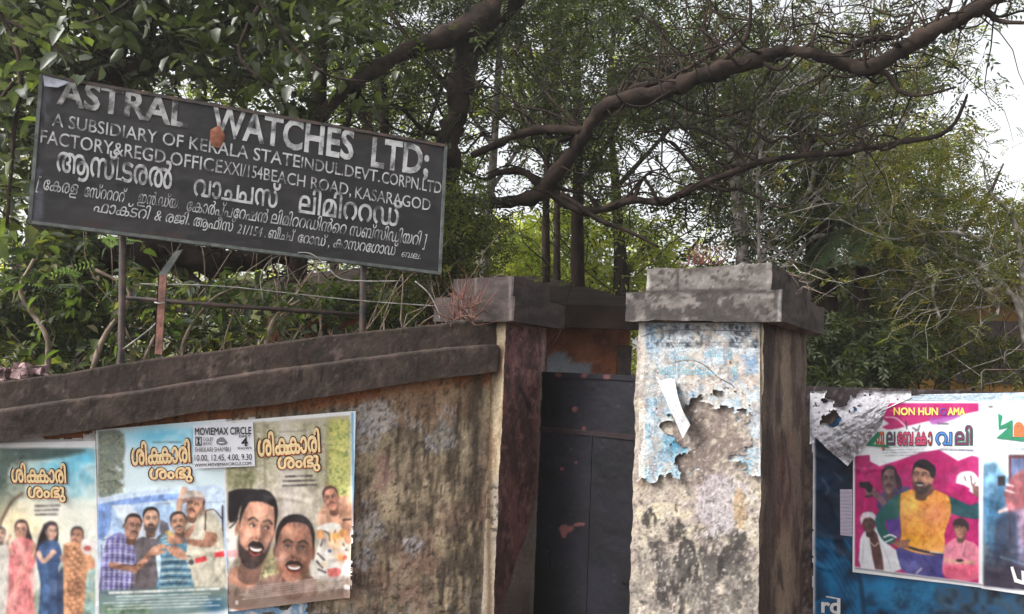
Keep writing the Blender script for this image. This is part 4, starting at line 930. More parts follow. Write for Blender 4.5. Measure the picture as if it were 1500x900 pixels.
inkshape('printed_emblem', po, pl5, [[(286, 640), (295.5, 640), (295.5, 641.3), (286, 641.3)], [(286, 651.5), (295.5, 651.5), (295.5, 653), (286, 653)], [(286, 641.3), (287.2, 641.3), (287.2, 651.5), (286, 651.5)], [(294.3, 641.3), (295.5, 641.3), (295.5, 651.5), (294.3, 651.5)],
    [(288.5, 642), (293, 642), (291.6, 646.4), (293, 651), (288.5, 651), (290, 646.4)]], INK['black'])
inkshape('printed_emblem', po, pl5, [[(316.5, 648), (318, 643.5), (323, 640.5), (328, 641), (330.5, 645), (333.5, 648.5), (330, 651.5), (324, 652.3), (318, 651.3)]], INK['grey'])
inkshape('printed_emblem', po, pl5, [[(320, 648.2), (329, 648), (328, 649.3), (321, 649.5)]], INK['white'], .0065)
# white paper ends of older posters above the pasted row
def p_old(cv): cv.C[:] = (216, 212, 212); cv.mott(100, 600, 540, 660, [(226, 222, 222), (186, 176, 170)], 9, .9)
po = sheet('paper_remnant', PLW.off(.006), [(122, 632), (374, 611), (374, 640), (122, 660)], p_old, None, 120, 16, .003, .8, lambda px, py, u, v: (n2(px, py, 8, 5, 9)+v*1.2 > .52), seed=6)
tag(po, 'torn white paper edge showing above the phone poster and the notice', 'paper')
po = sheet('paper_remnant', PLW.off(.006), [(-60, 642), (128, 640), (128, 668), (-60, 668)], p_old, None, 100, 16, .003, .8, lambda px, py, u, v: (n2(px, py, 14, 5, 19)+v*1.2 > .5), seed=7)
tag(po, 'torn white paper edge showing above the leftmost poster', 'paper')
def p_low(cv): cv.C[:] = (170, 186, 202); cv.mott(300, 870, 480, 960, [(190, 196, 206), (96, 142, 184), (216, 214, 214)], 9, .9)
po = sheet('paper_remnant', PLW.off(.009), [(318, 880), (462, 872), (452, 960), (318, 960)], p_low, None, 70, 40, .003, .8, lambda px, py, u, v: (n2(px, py, 12, 12, 29) > .40), seed=8)
tag(po, 'torn pale blue paper below the poster with two grinning faces', 'paper')

# ------------------------------------------------------------------- papers on the right pillar
PRF = Plane(fr_[0], fr_[1])
def p_pill(cv):
    X, Y = cv.X, cv.Y; cv.C[:] = (186, 208, 222)
    v = cv.view(880, 360, 1/3)
    v.mott(170, 340, 710, 1080, [(160, 196, 220), (222, 228, 232), (176, 206, 226)], 9, .9, 3)
    v.mott(200, 345, 700, 450, [(46, 52, 62), (110, 124, 136), (190, 200, 208), (60, 70, 84)], 8, .95, 4, None, 3)
    v.glow(350, 405, 34, 22, (226, 230, 236), .9); v.glow(530, 400, 40, 50, (200, 210, 220), .8); v.mott(190, 350, 260, 700, [(80, 120, 160), (190, 214, 232), (96, 150, 190)], 5, .8, 5, .42, 3)
    v.mott(330, 520, 600, 640, [(206, 186, 170), (226, 222, 222), (150, 130, 116)], 6, .8, 6, .4, 4)
    v.mott(560, 470, 710, 640, [(110, 160, 206), (214, 186, 166), (226, 226, 230)], 7, .8, 7, .4, 4); v.glow(660, 520, 34, 40, (96, 150, 206), .8)
    v.mott(160, 640, 420, 1080, [(64, 158, 204), (206, 216, 226), (110, 180, 214), (196, 190, 206)], 8, .95, 8, .36, 4); v.glow(340, 880, 60, 50, (50, 150, 200), .9); v.glow(650, 950, 40, 60, (70, 160, 210), .8)
    v.mott(600, 840, 710, 1080, [(70, 160, 206), (226, 226, 230), (110, 180, 216)], 5, .8, 9, .4, 3)
    v.rect(160, 340, 196, 1080, (232, 226, 214), .9, 1); v.rect(698, 330, 716, 1090, (228, 228, 230), .85, 1)
    v.line([(180, 400), (230, 385), (330, 372), (480, 372), (690, 380)], 3.5, (26, 28, 34), .9); v.line([(300, 520), (380, 505), (450, 520), (520, 580), (580, 612)], 5, (70, 60, 60), .8)
    v.line([(240, 430), (690, 425)], 3, (40, 46, 56), .6)
    gm = cv.C.mean(1, keepdims=True); cv.C = (gm+(cv.C-gm)*.72)*.84; cv.C = mixc(cv.C, (176, 158, 140), sst(.45, .7, n2(X, Y, 14, 18, 23))*.55); cv.C = mixc(cv.C, (110, 104, 108), sst(.5, .7, n2(X, Y, 6, 22, 24))*.4)
    cv.C = mixc(cv.C, (60, 56, 60), sst(.74, .8, n2(X, Y, 3.5, 3.5, 21, 3))*.6); cv.C = mixc(cv.C, (228, 228, 230), sst(.72, .8, n2(X, Y, 3, 4, 22, 3))*.5)
def mkp(px, py, u, v):
    n = n2(px, py, 16, 16, 31, 5); k = np.ones(len(px), bool)
    hole = blob(px, py, 1042, 655, 50, 66, 33, .9) > .4
    hole |= blob(px, py, 985, 625, 16, 12, 34, .7) > .5
    k &= ~hole; k &= ~((py > 690+30*(n-.5)) & (px > 1000) & (px < 1095)); k &= ~((py > 702+40*(n-.5)))
    k &= ~((px > 1095) & (py > 716)); k &= ~((px > 1080) & (px < 1100) & (py > 600) & (py < 640) & (n > .5)); k &= n2(px, py, 9, 9, 35) > .16
    return k
pp = sheet('torn_poster', PRF.off(.012), [(936, 473), (1113, 474), (1115, 724), (936, 724)], p_pill, None, 150, 200, .008, .85, mkp, 'torn', lift=.03, seed=11)
tag(pp, 'weathered pale blue torn poster peeling off the front of the pale pillar', 'poster')
lettering('faded_lettering', PRF.off(.016), 'മുന്തിരിവള്ളികൾ', (974, 527), (1072, 527), 13, INK['teal'], pp, (0, -1), .004, offset=.0)
lettering('faded_lettering', PRF.off(.016), 'തളിർക്കുേമ്പാൾ', (966, 549), (1080, 549), 15, INK['teal'], pp, (0, -1), .004, offset=.0)
def p_flap(cv): cv.C[:] = (226, 226, 226); cv.mott(950, 540, 1030, 650, [(204, 204, 204), (170, 174, 184)], 12, .7)
fl = sheet('paper_flap', PRF.off(.02), [(963, 552), (990, 556), (1020, 622), (1006, 642)], p_flap, None, 24, 40, .03, .85, None, 'torn', lambda u, v: .045*np.sin(v*2.6)*(u+.2)+.03*v*v, 12)
tag(fl, 'curling white paper flap hanging off the torn poster on the pale pillar', 'paper')

# ------------------------------------------------------------------- posters on the right wall
def p_blue(cv):
    X, Y = cv.X, cv.Y; v = cv.view(1170, 540, .4); cv.C[:] = (30, 62, 92)
    v.mott(-50, 0, 1200, 1400, [(20, 34, 52), (30, 92, 138), (34, 120, 168), (24, 50, 76)], 30, .9, 41); v.mott(50, 260, 200, 620, [(18, 24, 40), (30, 46, 68)], 26, .8, 42)
    v.glow(340, 800, 160, 60, (40, 136, 190), .8); v.glow(120, 760, 60, 90, (34, 130, 184), .7)
    for k in range(9): v.line([(60, 470+k*26), (130, 520+k*30), (210, 640+k*34)], 3.5, (16, 30, 50), .6)
    v.line([(90, 560), (150, 640), (220, 760), (240, 900)], 16, (18, 34, 56), .6, 2); v.mott(330, 790, 600, 900, [(20, 60, 90), (60, 150, 196)], 3, .6, 43, .42, 4)
    v.mott(500, 800, 1200, 1400, [(24, 36, 50), (70, 80, 92), (40, 90, 130)], 10, .8, 44); v.line([(85, 400), (110, 440), (100, 460)], 4, (140, 150, 170), .8, .4); v.line([(130, 380), (160, 410)], 4, (120, 130, 160), .7, .4)
    cv.C = mixc(cv.C, (216, 212, 218), (1-sst(1193.5, 1195.5, X-2*(n2(X, Y, 3, 20, 45)-.5))))
pb = sheet('film_poster', PRW.off(.010), [(1189, 572), (1560, 560), (1575, 1010), (1186, 960)], p_blue, None, 220, 240, .008, .85, lambda px, py, u, v: (px > 1190+2*(n2(px, py, 4, 12, 46)-.5)) & (py > 640-.75*(px-1190)) & (py > 596), seed=21)
tag(pb, 'large dark blue poster underneath, its lower left showing beside the pale pillar', 'poster', 'film posters on the right wall')
lettering('white_lettering', PRW.off(.012), 'rd', (1203, 897), (1231, 899), 22, INK['white'], pb, (0, -1), .008, offset=.03)
inkshape('white_lettering', pb, PRW.off(.012), [[(1210, 873), (1231, 877), (1231, 879), (1210, 875)]], INK['white'], .01)
pk = sheet('paper_strip', PRW.off(.02), [(1230.5, 717), (1248.5, 717), (1248.5, 786), (1231, 784)], lambda cv: (cv.C.__setitem__(slice(None), (196, 184, 206)), cv.tiny(1230, 720, 1249, 784, 12, (120, 110, 130), .5, 0, 3, .3)), None, 20, 40, .003, .85, seed=24)
tag(pk, 'narrow pale lilac paper strip tucked beside the magenta film poster', 'paper')
def p_rem(cv):
    cv.C[:] = (226, 224, 232); X, Y = cv.X, cv.Y
    cv.C = mixc(cv.C, (150, 142, 150), sst(.55, .7, n2(X, Y, 9, 7, 51))*.7); cv.C = mixc(cv.C, (52, 46, 50), sst(.72, .78, n2(X, Y, 5, 5, 52)))
    cv.C = mixc(cv.C, (246, 246, 250), sst(.6, .7, n2(X, Y, 6, 12, 53)))
def mkr(px, py, u, v):
    k = n2(px, py, 13, 12, 55, 4) > .29
    k &= ~(blob(px, py, 1232, 578, 26, 20, 56, .9) > .4); k &= ~(blob(px, py, 1222, 614, 9, 12, 57, .8) > .4)
    k |= (px < 1193); k &= py > 569+6*n2(px, py, 12, 9, 58); k &= py < 650-.46*(px-1190)
    return k
pr_ = sheet('paper_remnant', PRW.off(.016), [(1187, 566), (1335, 570), (1335, 660), (1187, 700)], p_rem, None, 120, 90, .012, .85, mkr, 'torn', lift=.035, seed=25)
tag(pr_, 'tattered white paper with black holes at the top corner of the right wall', 'paper')
INK_w = (236, 236, 238)
def p_post4(cv):
    X, Y = cv.X, cv.Y; cv.C[:] = (232, 232, 236)
    t = cv.view(1240, 580, .1733)
    t.rect(70, 62, 1118, 2000, (172, 26, 98), 1, .6)
    cv.C = mixc(cv.C, (196, 44, 120), sst(.4, .7, n2(X, Y, 60, 40, 61))*(cv.C[:, 1] < 100)*.6)
    t.poly([(60, 200), (300, 190), (420, 280), (640, 225), (1118, 130), (1118, 520), (1060, 505), (940, 550), (860, 500), (780, 455), (620, 480), (440, 545), (280, 595), (200, 555), (195, 500), (60, 510)], (234, 236, 240), 1, .7, False)
    t.poly([(300, 265), (470, 190), (690, 185), (640, 215), (380, 285)], (186, 40, 108), 1, .8); t.line([(330, 180), (420, 190), (500, 260)], 9, (236, 236, 240)); t.poly([(690, 190), (900, 160), (960, 180), (740, 245)], (150, 60, 150), .8, 1.5)
    t.line([(500, 210), (510, 280)], 10, (40, 36, 40)); t.line([(560, 270), (600, 290), (620, 250)], 9, (50, 46, 50)); t.line([(580, 300), (610, 290)], 7, (50, 46, 50))
    t.tiny(300, 425, 660, 520, 4, (90, 90, 100), .8, -.03, 11, .3); t.tiny(780, 435, 1080, 475, 1, (70, 70, 90), .8, .03, 12, .35); t.tiny(760, 225, 880, 250, 1, (50, 50, 60), .8, 0, 13, .6)
    w_ = cv.view(1240, 660, .2334)
    for k in range(8): w_.line([(60, 150+k*70), (400, 140+k*72), (830, 170+k*66)], 4, (176, 32, 110), .3, 2)
    # man with a pistol
    w_.poly([(200, 300), (240, 250), (340, 230), (400, 240), (330, 400), (200, 370)], (70, 52, 110), 1, .8); w_.head(268, 185, 50, 84, (120, 92, 92), (36, 30, 38), 2, 0, True, -.1); w_.poly([(300, 130), (330, 160), (350, 230), (320, 240)], (36, 30, 40), 1, 1)
    w_.line([(160, 260), (210, 300), (240, 340)], 34, (120, 90, 96)); w_.ell(150, 260, 34, 30, (122, 90, 92)); w_.poly([(80, 200), (140, 195), (165, 225), (160, 260), (135, 265), (120, 240), (85, 232)], (34, 30, 38), 1, .6, False); w_.line([(120, 290), (160, 285)], 14, (60, 46, 54))
    # shawled man
    w_.poly([(85, 560), (110, 510), (150, 500), (200, 480), (230, 560), (330, 640), (380, 690), (350, 740), (240, 770), (90, 735)], (228, 228, 234), 1, .8)
    w_.poly([(140, 520), (190, 520), (235, 748), (180, 745)], (88, 56, 56), 1, 1); w_.head(140, 450, 42, 64, (98, 68, 66), (60, 50, 52), -4, 0, True, .1); w_.poly([(85, 430), (100, 395), (150, 385), (185, 410), (190, 450), (150, 420), (110, 430), (95, 470)], (206, 196, 206), 1, .8)
    w_.line([(150, 575), (175, 600), (200, 580)], 6, (206, 190, 170)); w_.line([(110, 560), (100, 700)], 8, (180, 180, 196), .6); w_.line([(230, 600), (280, 740)], 8, (186, 186, 200), .6)
    # violet drape behind the hero
    w_.poly([(250, 440), (340, 400), (350, 560), (280, 530), (255, 490)], (86, 56, 140), 1, 1)
    # jeans
    w_.poly([(310, 620), (400, 600), (615, 640), (615, 800), (380, 770), (330, 700)], (66, 62, 130), 1, .8); w_.glow(430, 720, 50, 50, (110, 110, 180), .7); w_.line([(470, 740), (440, 770)], 10, (196, 186, 200)); w_.line([(480, 660), (560, 780)], 8, (44, 40, 96), .7)
    # jacket: green sleeves, yellow to orange body
    w_.poly([(330, 270), (400, 245), (340, 330), (330, 420), (250, 440), (255, 500), (310, 560), (260, 590), (200, 520), (180, 430), (230, 350)], (30, 84, 84), 1, .8)
    w_.poly([(560, 255), (650, 290), (740, 330), (780, 345), (830, 330), (835, 425), (740, 420), (650, 390), (640, 340)], (28, 76, 84), 1, .8)
    w_.poly([(340, 270), (420, 245), (470, 290), (540, 250), (600, 265), (645, 300), (655, 400), (615, 520), (612, 640), (480, 650), (330, 600), (345, 540), (335, 400)], (240, 158, 70), 1, .8, True)
    w_.glow(400, 330, 70, 60, (250, 206, 100), .85); w_.glow(560, 400, 80, 100, (240, 132, 96), .7); w_.glow(420, 560, 90, 60, (246, 170, 40), .8)
    for p in ([(380, 300), (460, 350), (560, 330)], [(350, 420), (450, 450), (590, 410)], [(400, 520), (500, 540), (600, 500)], [(480, 290), (490, 480), (480, 640)]): w_.line(p, 7, (206, 104, 50), .45, 1)
    w_.line([(235, 545), (275, 530), (310, 545)], 10, (240, 240, 240)); w_.line([(245, 575), (290, 556)], 8, (240, 240, 240)); w_.line([(345, 590), (430, 620), (520, 640), (612, 650)], 16, (40, 36, 50)); w_.line([(525, 636), (612, 646)], 6, (240, 236, 230))
    w_.poly([(280, 580), (340, 565), (400, 560), (385, 590), (410, 605), (330, 610)], (150, 104, 86), 1, .8)
    # hero head
    w_.poly([(440, 240), (540, 220), (545, 260), (480, 300)], (116, 78, 66), 1, 1); w_.head(475, 165, 66, 100, (168, 120, 100), (34, 28, 34), 4, .95, True, -.7, True, .35); w_.ell(530, 185, 16, 26, (176, 126, 106))
    w_.poly([(425, 120), (440, 75), (500, 68), (555, 100), (558, 160), (530, 170), (515, 130), (440, 105)], (34, 28, 34), 1, .8)
    # raised hand with crumpled white
    w_.poly([(685, 205), (700, 150), (750, 130), (800, 140), (835, 190), (838, 240), (800, 250), (740, 220)], (232, 230, 232), 1, .7); w_.line([(740, 165), (750, 190)], 7, (80, 66, 70)); w_.line([(780, 160), (790, 220), (810, 200)], 9, (96, 74, 76)); w_.line([(780, 250), (830, 280)], 22, (226, 226, 230))
    w_.poly([(790, 220), (835, 230), (835, 290), (800, 280)], (128, 90, 84), 1, 1)
    # young man in pink shirt, lower right
    w_.poly([(615, 600), (680, 550), (740, 560), (830, 610), (832, 800), (615, 790)], (220, 128, 150), 1, .8); w_.head(715, 490, 42, 60, (170, 120, 104), (46, 34, 36), 0, 0, False, -.4); w_.poly([(665, 470), (680, 435), (720, 430), (765, 455), (765, 510), (745, 480), (690, 470)], (50, 38, 40), 1, .8)
    w_.line([(620, 685), (700, 700), (790, 705)], 26, (206, 150, 136)); w_.line([(680, 600), (640, 650)], 6, (180, 84, 110), .7); w_.line([(740, 570), (720, 660)], 5, (246, 206, 214), .7); w_.poly([(615, 720), (832, 720), (832, 810), (615, 790)], (206, 60, 96), .6, 3); w_.ell(710, 690, 24, 10, (50, 40, 50))
    w_.detail(60, 60, 840, 790, .22, 4, 331); cv.fade(.05, seed=333); cv.C = mixc(cv.C, (236, 236, 238), sst(1433, 1434.5, X)); e = 835+(X-1250)*.132
    cv.C = mixc(cv.C, (234, 234, 236), sst(-6, -4.6, Y-e)); cv.C = mixc(cv.C, (110, 106, 116), (1-sst(.6, 1.4, abs(Y-e+3)))*.8); cv.C = mixc(cv.C, (236, 236, 238), 1-sst(1251.5, 1253, X))
P4c = [(1250, 586), (1439, 589), (1440, 861), (1249, 838)]
pl4 = PRW.off(.022)
p4 = sheet('film_poster', pl4, P4c, p_post4, None, 200, 280, .006, .85, lambda px, py, u, v: (py > 640-.85*(px-1245)), seed=26)
tag(p4, 'magenta film poster of a man in an orange jacket with green sleeves', 'poster', 'film posters on the right wall')
UP4 = (0, -1)
lettering('printed_text', pl4, 'NON HUN', (1309, 608), (1374, 608), 10.5, INK['yellow'], p4, UP4, .009, offset=.03)
lettering('printed_text', pl4, 'G', (1376, 608), (1386, 608), 10.5, INK['purple'], p4, UP4, .009, offset=.03)
lettering('printed_text', pl4, 'AMA', (1388, 608), (1414, 608), 10.5, INK['yellow'], p4, UP4, .009, offset=.03)
x = 1283
for t, c_, a, b in (('ഗു', 'orange', 1283, 1296), ('ല', 'maroon', 1298, 1312), ('േബ', 'pink', 1314, 1338), ('ക~~~ക', 'pink', 1340, 1358), ('ാ', 'red', 1359, 1366), ('വ', 'blue', 1370, 1395), ('ലി', 'maroon', 1398, 1425)):
    y0 = 651.5
    lettering('title_outline', pl4, t, (a, y0), (b, y0), 22 if t != 'ലി' else 23, INK['black'] if c_ != 'maroon' else INK['green'], p4, UP4, .009, offset=.05)
    lettering('title_lettering', pl4, t, (a+1, y0), (b-1, y0), 22 if t != 'ലി' else 23, INK[c_], p4, UP4, .012, offset=.012)
inkshape('title_flourish', p4, pl4, [[(1268, 653), (1286, 632), (1290, 637), (1279, 651), (1300, 652), (1303, 656)], ], INK['green'], .0135)
def p_post5(cv):
    X, Y = cv.X, cv.Y; cv.C[:] = (234, 236, 240); v = cv.view(1170, 540, .4)
    v.rect(676, 110, 1600, 1400, (190, 214, 222), 1, .6); v.rect(676, 400, 1600, 1400, (90, 128, 156), .9, 30); v.rect(676, 620, 1600, 1400, (36, 40, 58), .9, 40); v.glow(760, 270, 120, 60, (220, 232, 238), .9)
    v.poly([(676, 350), (720, 345), (760, 400), (820, 420), (830, 620), (676, 640)], (86, 128, 160), .9, 3); v.poly([(676, 480), (720, 450), (760, 440), (760, 640), (700, 660)], (48, 92, 126), .8, 3)
    v.ell(705, 145, 18, 10, (216, 214, 206)); v.ell(703, 140, 10, 4, (60, 60, 60))
    v.poly([(768, 316), (1100, 316), (1100, 640), (768, 640)], (84, 44, 46), 1, .8, False); v.poly([(778, 328), (1100, 328), (1100, 640), (778, 640)], (86, 96, 130), 1, .8, False)
    v.poly([(728, 395), (756, 392), (758, 430), (728, 430)], (40, 36, 44), 1, .5, False)
    v.poly([(755, 440), (790, 390), (860, 350), (900, 350), (900, 620), (820, 660), (800, 520), (760, 500)], (128, 72, 78), 1, 1); v.line([(760, 425), (785, 430)], 5, (226, 216, 216)); v.line([(756, 445), (790, 455)], 5, (226, 216, 216)); v.line([(760, 460), (800, 490)], 20, (110, 66, 72))
    v.head(850, 365, 20, 30, (170, 120, 100), (40, 30, 32)); v.glow(775, 512, 22, 20, (206, 120, 126), .95); v.line([(735, 525), (760, 515)], 12, (220, 190, 186)); v.poly([(800, 520), (860, 520), (880, 800), (780, 790)], (140, 130, 160), .7, 4)
    v.poly([(720, 560), (790, 530), (800, 780), (720, 700)], (36, 44, 66), .8, 4); v.poly([(676, 720), (1600, 760), (1600, 1400), (676, 1400)], (44, 34, 50), .8, 10); v.line([(740, 690), (900, 740)], 5, (150, 190, 210), .7, 2)
    v.tiny(770, 288, 860, 302, 1, (60, 60, 70), .7, 0, 15, .5)
    for k in range(7): v.line([(690, 640+k*26), (800, 655+k*26), (1000, 690+k*24)], 6, (28, 26, 44), .35, 2)
    v.detail(680, 320, 1600, 1400, .4, 5, 341); cv.fade(.06, seed=343); cv.C = mixc(cv.C, (236, 236, 240), 1-sst(1439.5, 1440.5, X)); e = 862+(X-1440)*.11; cv.C = mixc(cv.C, (232, 234, 238), sst(-4, -3, Y-e)); cv.C = mixc(cv.C, (232, 234, 238), 1-sst(591, 592, Y))
p5 = sheet('film_poster', PRW.off(.026), [(1437.5, 589), (1625, 583), (1640, 892), (1437.5, 862)], p_post5, None, 150, 200, .006, .85, seed=27)
tag(p5, 'pale blue film poster with maroon jacketed figure at the right edge of the photo', 'poster', 'film posters on the right wall')
pl6 = PRW.off(.028)
inkshape('title_lettering', p5, pl6, [[(1462, 606), (1468, 609), (1466, 624), (1483, 615), (1483, 640), (1500, 641), (1560, 641), (1560, 646), (1500, 647), (1459, 642), (1478, 626), (1463, 630)]], INK['green'], .006)
lettering('title_lettering', pl6, 'ല', (1485, 638), (1505, 638), 22, INK['orange'], p5, UP4, .008, offset=.06)
lettering('title_lettering', pl6, 'േബകാവലി', (1508, 638), (1600, 638), 20, INK['pink'], p5, UP4, .008, offset=.05)
inkshape('white_lettering', p5, pl6, [[(1480, 831), (1484, 830), (1490, 848), (1500, 852), (1500, 857), (1486, 853)], [(1496, 836), (1506, 838), (1508, 856), (1497, 853)]], INK['white'], .006)
# crumpled sheet folded down over the corner
cq = [(1196, 640), (1306, 584), (1292, 622), (1243, 682)]
def p_crm(cv):
    cv.C[:] = (206, 204, 210); cv.mott(1180, 570, 1320, 690, [(232, 230, 236), (150, 144, 150), (216, 214, 220), (176, 170, 176)], 5, .9, 71); cv.line([(1200, 655), (1240, 680), (1243, 683)], 8, (236, 236, 240), .9)
    cv.C = mixc(cv.C, (70, 64, 68), sst(.78, .83, n2(cv.X, cv.Y, 3, 3, 72))*.6)
def ccurl(u, v):
    a = fbm(u*5, v*4, None, 73, 4); b = abs(2*fbm(u*7+3, v*6, None, 74, 3)-1); return .02+.05*(a-.3)+.035*b+.03*np.sin(v*math.pi)
cr = sheet('crumpled_paper', PRW.off(.03), cq, p_crm, None, 70, 50, .01, .85, None, 'torn', ccurl, 28)
tag(cr, 'crumpled grey white sheet peeling and folded over the corner of the magenta poster', 'paper')
po = sheet('paper_remnant', PRW.off(.018), [(1300, 586), (1350, 578), (1560, 574), (1560, 592)], lambda cv: (cv.C.__setitem__(slice(None), (206, 218, 228)), cv.mott(1290, 560, 1580, 600, [(220, 228, 236), (150, 176, 196), (232, 232, 236)], 9, .8, 5)), None, 140, 14, .006, .85, lambda px, py, u, v: n2(px, py, 10, 6, 75)+v > .42, 'torn', seed=29)
tag(po, 'pale blue paper edge along the wall top above the magenta poster', 'paper')

# =================================================================== BUILDINGS BEHIND
SH = empty('shed', tuple(V(*at(760, 550, 9.5)[:2], 0)), 'low orange walled shed with a dark tiled hip roof behind the gate', 'building')
ya = 9.0; a0 = at(380, 530, ya)[:2]; a1 = at(920, 552, ya-.3)[:2]; dpt = V(.25, 4.2)
PSH = Plane(V(*a0), V(*a1)); ze = float(PSH.hit(860, 456)[2]); zrdg = float(at(800, 404, 11.0)[2])
def p_shed(px, py, P):
    c = np.tile(V(186, 116, 84), (len(px), 1)); c = mixc(c, (150, 92, 70), sst(.4, .6, n2(px, py, 22, 16, 141))); c = mixc(c, (200, 140, 110), sst(.55, .7, n2(px, py, 9, 16, 142))*.6)
    e = np.interp(px, [796, 806, 812, 820, 832, 845, 853, 866, 868], [548, 516, 512, 514, 522, 530, 528, 536, 560])
    m = (px < 867)*sst(0, 2, py-e+5*(n2(px, py, 5, 5, 143)-.5)); c = mixc(c, (168, 178, 190), m)
    return c*.8
f4 = [a0, a1, a1+dpt, a0+dpt]
block('wall', f4, 0, ze+.05, (p_shed,)*4, .05, M['plaster'], SH, .004, 40)
ov = .75; u2 = PSH.u; n_ = PSH.n
e0 = a0-u2*ov+n_*ov; e1 = a1+u2*.25+n_*ov; e2 = a1+u2*.25+dpt-n_*ov; e3 = a0-u2*ov+dpt-n_*ov
r0 = (e0+e3)/2+u2*1.2; r1 = V(*at(812, 404, 11.2)[:2])
m = MB(); vv = [V(*e0, ze), V(*e1, ze), V(*e2, ze), V(*e3, ze), V(*r0, zrdg), V(*r1, zrdg)]
m.add(vv, [(0, 1, 5, 4), (1, 2, 5), (2, 3, 4, 5), (3, 0, 4), (3, 2, 1, 0)]); rf = m.build('roof', M['roof'], SH)
m = MB(); q = V(*n_, 0)*.02
m.hexa([V(*e0, ze-.22)+q, V(*e1, ze-.22)+q, V(*e1, ze-.22)-q, V(*e0, ze-.22)-q, V(*e0, ze-.003)+q, V(*e1, ze-.003)+q, V(*e1, ze-.003)-q, V(*e0, ze-.003)-q]); m.build('fascia_board', M['roof'], SH)
dr = MB(); d0 = PSH.off(.03); tt = [float(PSH.t(PSH.hit(x, 520))) for x in (905, 925)]
dr.prism([d0.pt(tt[0], 0)[:2], d0.pt(tt[1], 0)[:2], PSH.off(-.01).pt(tt[1], 0)[:2], PSH.off(-.01).pt(tt[0], 0)[:2]], 0, 1.95); dr.build('door', M['darkmetal'], SH)
# right house
PH = Plane(V(*at(1235, 570, 14.5)[:2]), V(*at(1560, 580, 13.2)[:2]))
HS = empty('house', tuple(PH.pt(2, 0)), 'low ochre house half hidden behind shrubs beyond the right wall', 'building')
zt_ = float(PH.hit(1340, 446)[2]); zs_ = float(PH.hit(1340, 556)[2])
f4 = [PH.a, PH.b+PH.u*3, PH.b+PH.u*3+V(0, 4), PH.a+V(0, 4)]
m = MB(); m.prism(f4, 0, zt_); m.build('wall', M['ochre'], HS)
m = MB(); g4 = [p+PH.u*s1*.35+V(0, s2) for p, s1, s2 in zip(f4, (-1, 1, 1, -1), (-.5, -.5, .4, .4))]
g4 = [V(*p) for p in g4]; tp = [V(*p, zt_) for p in g4]; rA = (g4[0]+g4[3])/2; rB = (g4[1]+g4[2])/2
m.add(tp+[V(*rA, zt_+.55), V(*rB, zt_+.55)], [(0, 1, 5, 4), (2, 3, 4, 5), (1, 2, 5), (3, 0, 4), (3, 2, 1, 0)]); m.build('roof', M['roof'], HS)
m = MB(); pf = PH.off(.05); A = [float(PH.t(PH.hit(x, 500))) for x in (1400, 1500)]; zb1, zb2 = float(PH.hit(1400, 560)[2]), float(PH.hit(1400, 470)[2])
m.prism([pf.pt(A[0], 0)[:2], pf.pt(A[1], 0)[:2], PH.off(-.02).pt(A[1], 0)[:2], PH.off(-.02).pt(A[0], 0)[:2]], zb1, zb2); m.build('window', M['darkmetal'], HS)
# pipe rails behind the right wall
m = MB(); Yr = 5.2
for pts in ([(1438, 640), (1438, 546), (1442, 542), (1560, 542)], [(1472, 546), (1472, 517), (1476, 513), (1560, 514)]):
    m.tube(np.array([at(x, y, Yr) for x, y in pts]), .005, 6)
pts0 = at(1500, 560, Yr); m.tube(np.array([at(1545, 514, Yr), V(*at(1545, 560, Yr)[:2], 0)]), .012, 6); m.tube(np.array([at(1438, 640, Yr), V(*at(1438, 640, Yr)[:2], 0)]), .007, 6)
tag(m.build('pipe_rail', M['darkmetal'], None, True), 'dark bent pipe rail rising behind the right wall at the photo edge', 'railing')

# =================================================================== VEGETATION
def leaf_t(L_=1, w_=.42, fold=.12, six=True):
    if six:
        v = [(0, 0, 0), (.3, -w_*.5, fold), (.72, -w_*.38, fold*.7), (1, 0, -.06), (.72, w_*.38, fold*.7), (.3, w_*.5, fold), (.45, 0, 0)]
        return np.array(v)*[L_, L_, L_], [(0, 1, 6), (1, 2, 6), (2, 3, 6), (3, 4, 6), (4, 5, 6), (5, 0, 6)]
    v = [(0, 0, 0), (.45, -w_*.5, fold), (1, 0, -.03), (.45, w_*.5, fold)]
    return np.array(v)*L_, [(0, 1, 2), (0, 2, 3)]
def rotz(a): c, s = math.cos(a), math.sin(a); return np.array([[c, -s, 0], [s, c, 0], [0, 0, 1]])
def roty(a): c, s = math.cos(a), math.sin(a); return np.array([[c, 0, s], [0, 1, 0], [-s, 0, c]])
def rotx(a): c, s = math.cos(a), math.sin(a); return np.array([[1, 0, 0], [0, c, -s], [0, s, c]])
def sprig(n, leafL, w_, spread, length, six=False, seed=0, pinn=False):
    r_ = random.Random(seed); V_ = []; F_ = []; c = 0; lv, lf_ = leaf_t(leafL, w_, .1, six)
    for k in range(n):
        t = (k+.6)/n; s = 1 if k % 2 else -1
        if pinn: t = (k//2+.6)/(n/2); A = rotz(s*R(68))@rotx(R(r_.uniform(-15, 15)))
        else: A = rotz(s*R(r_.uniform(25, spread)))@roty(R(r_.uniform(-30, 35)))@rotx(R(r_.uniform(-40, 40)))
        V_.append(lv@A.T*(r_.uniform(.8, 1.15) if not pinn else 1)+[t*length, 0, -t*t*.12*length]); F_ += [tuple(i+c for i in f) for f in lf_]; c += len(lv)
    return np.concatenate(V_), np.array(F_)
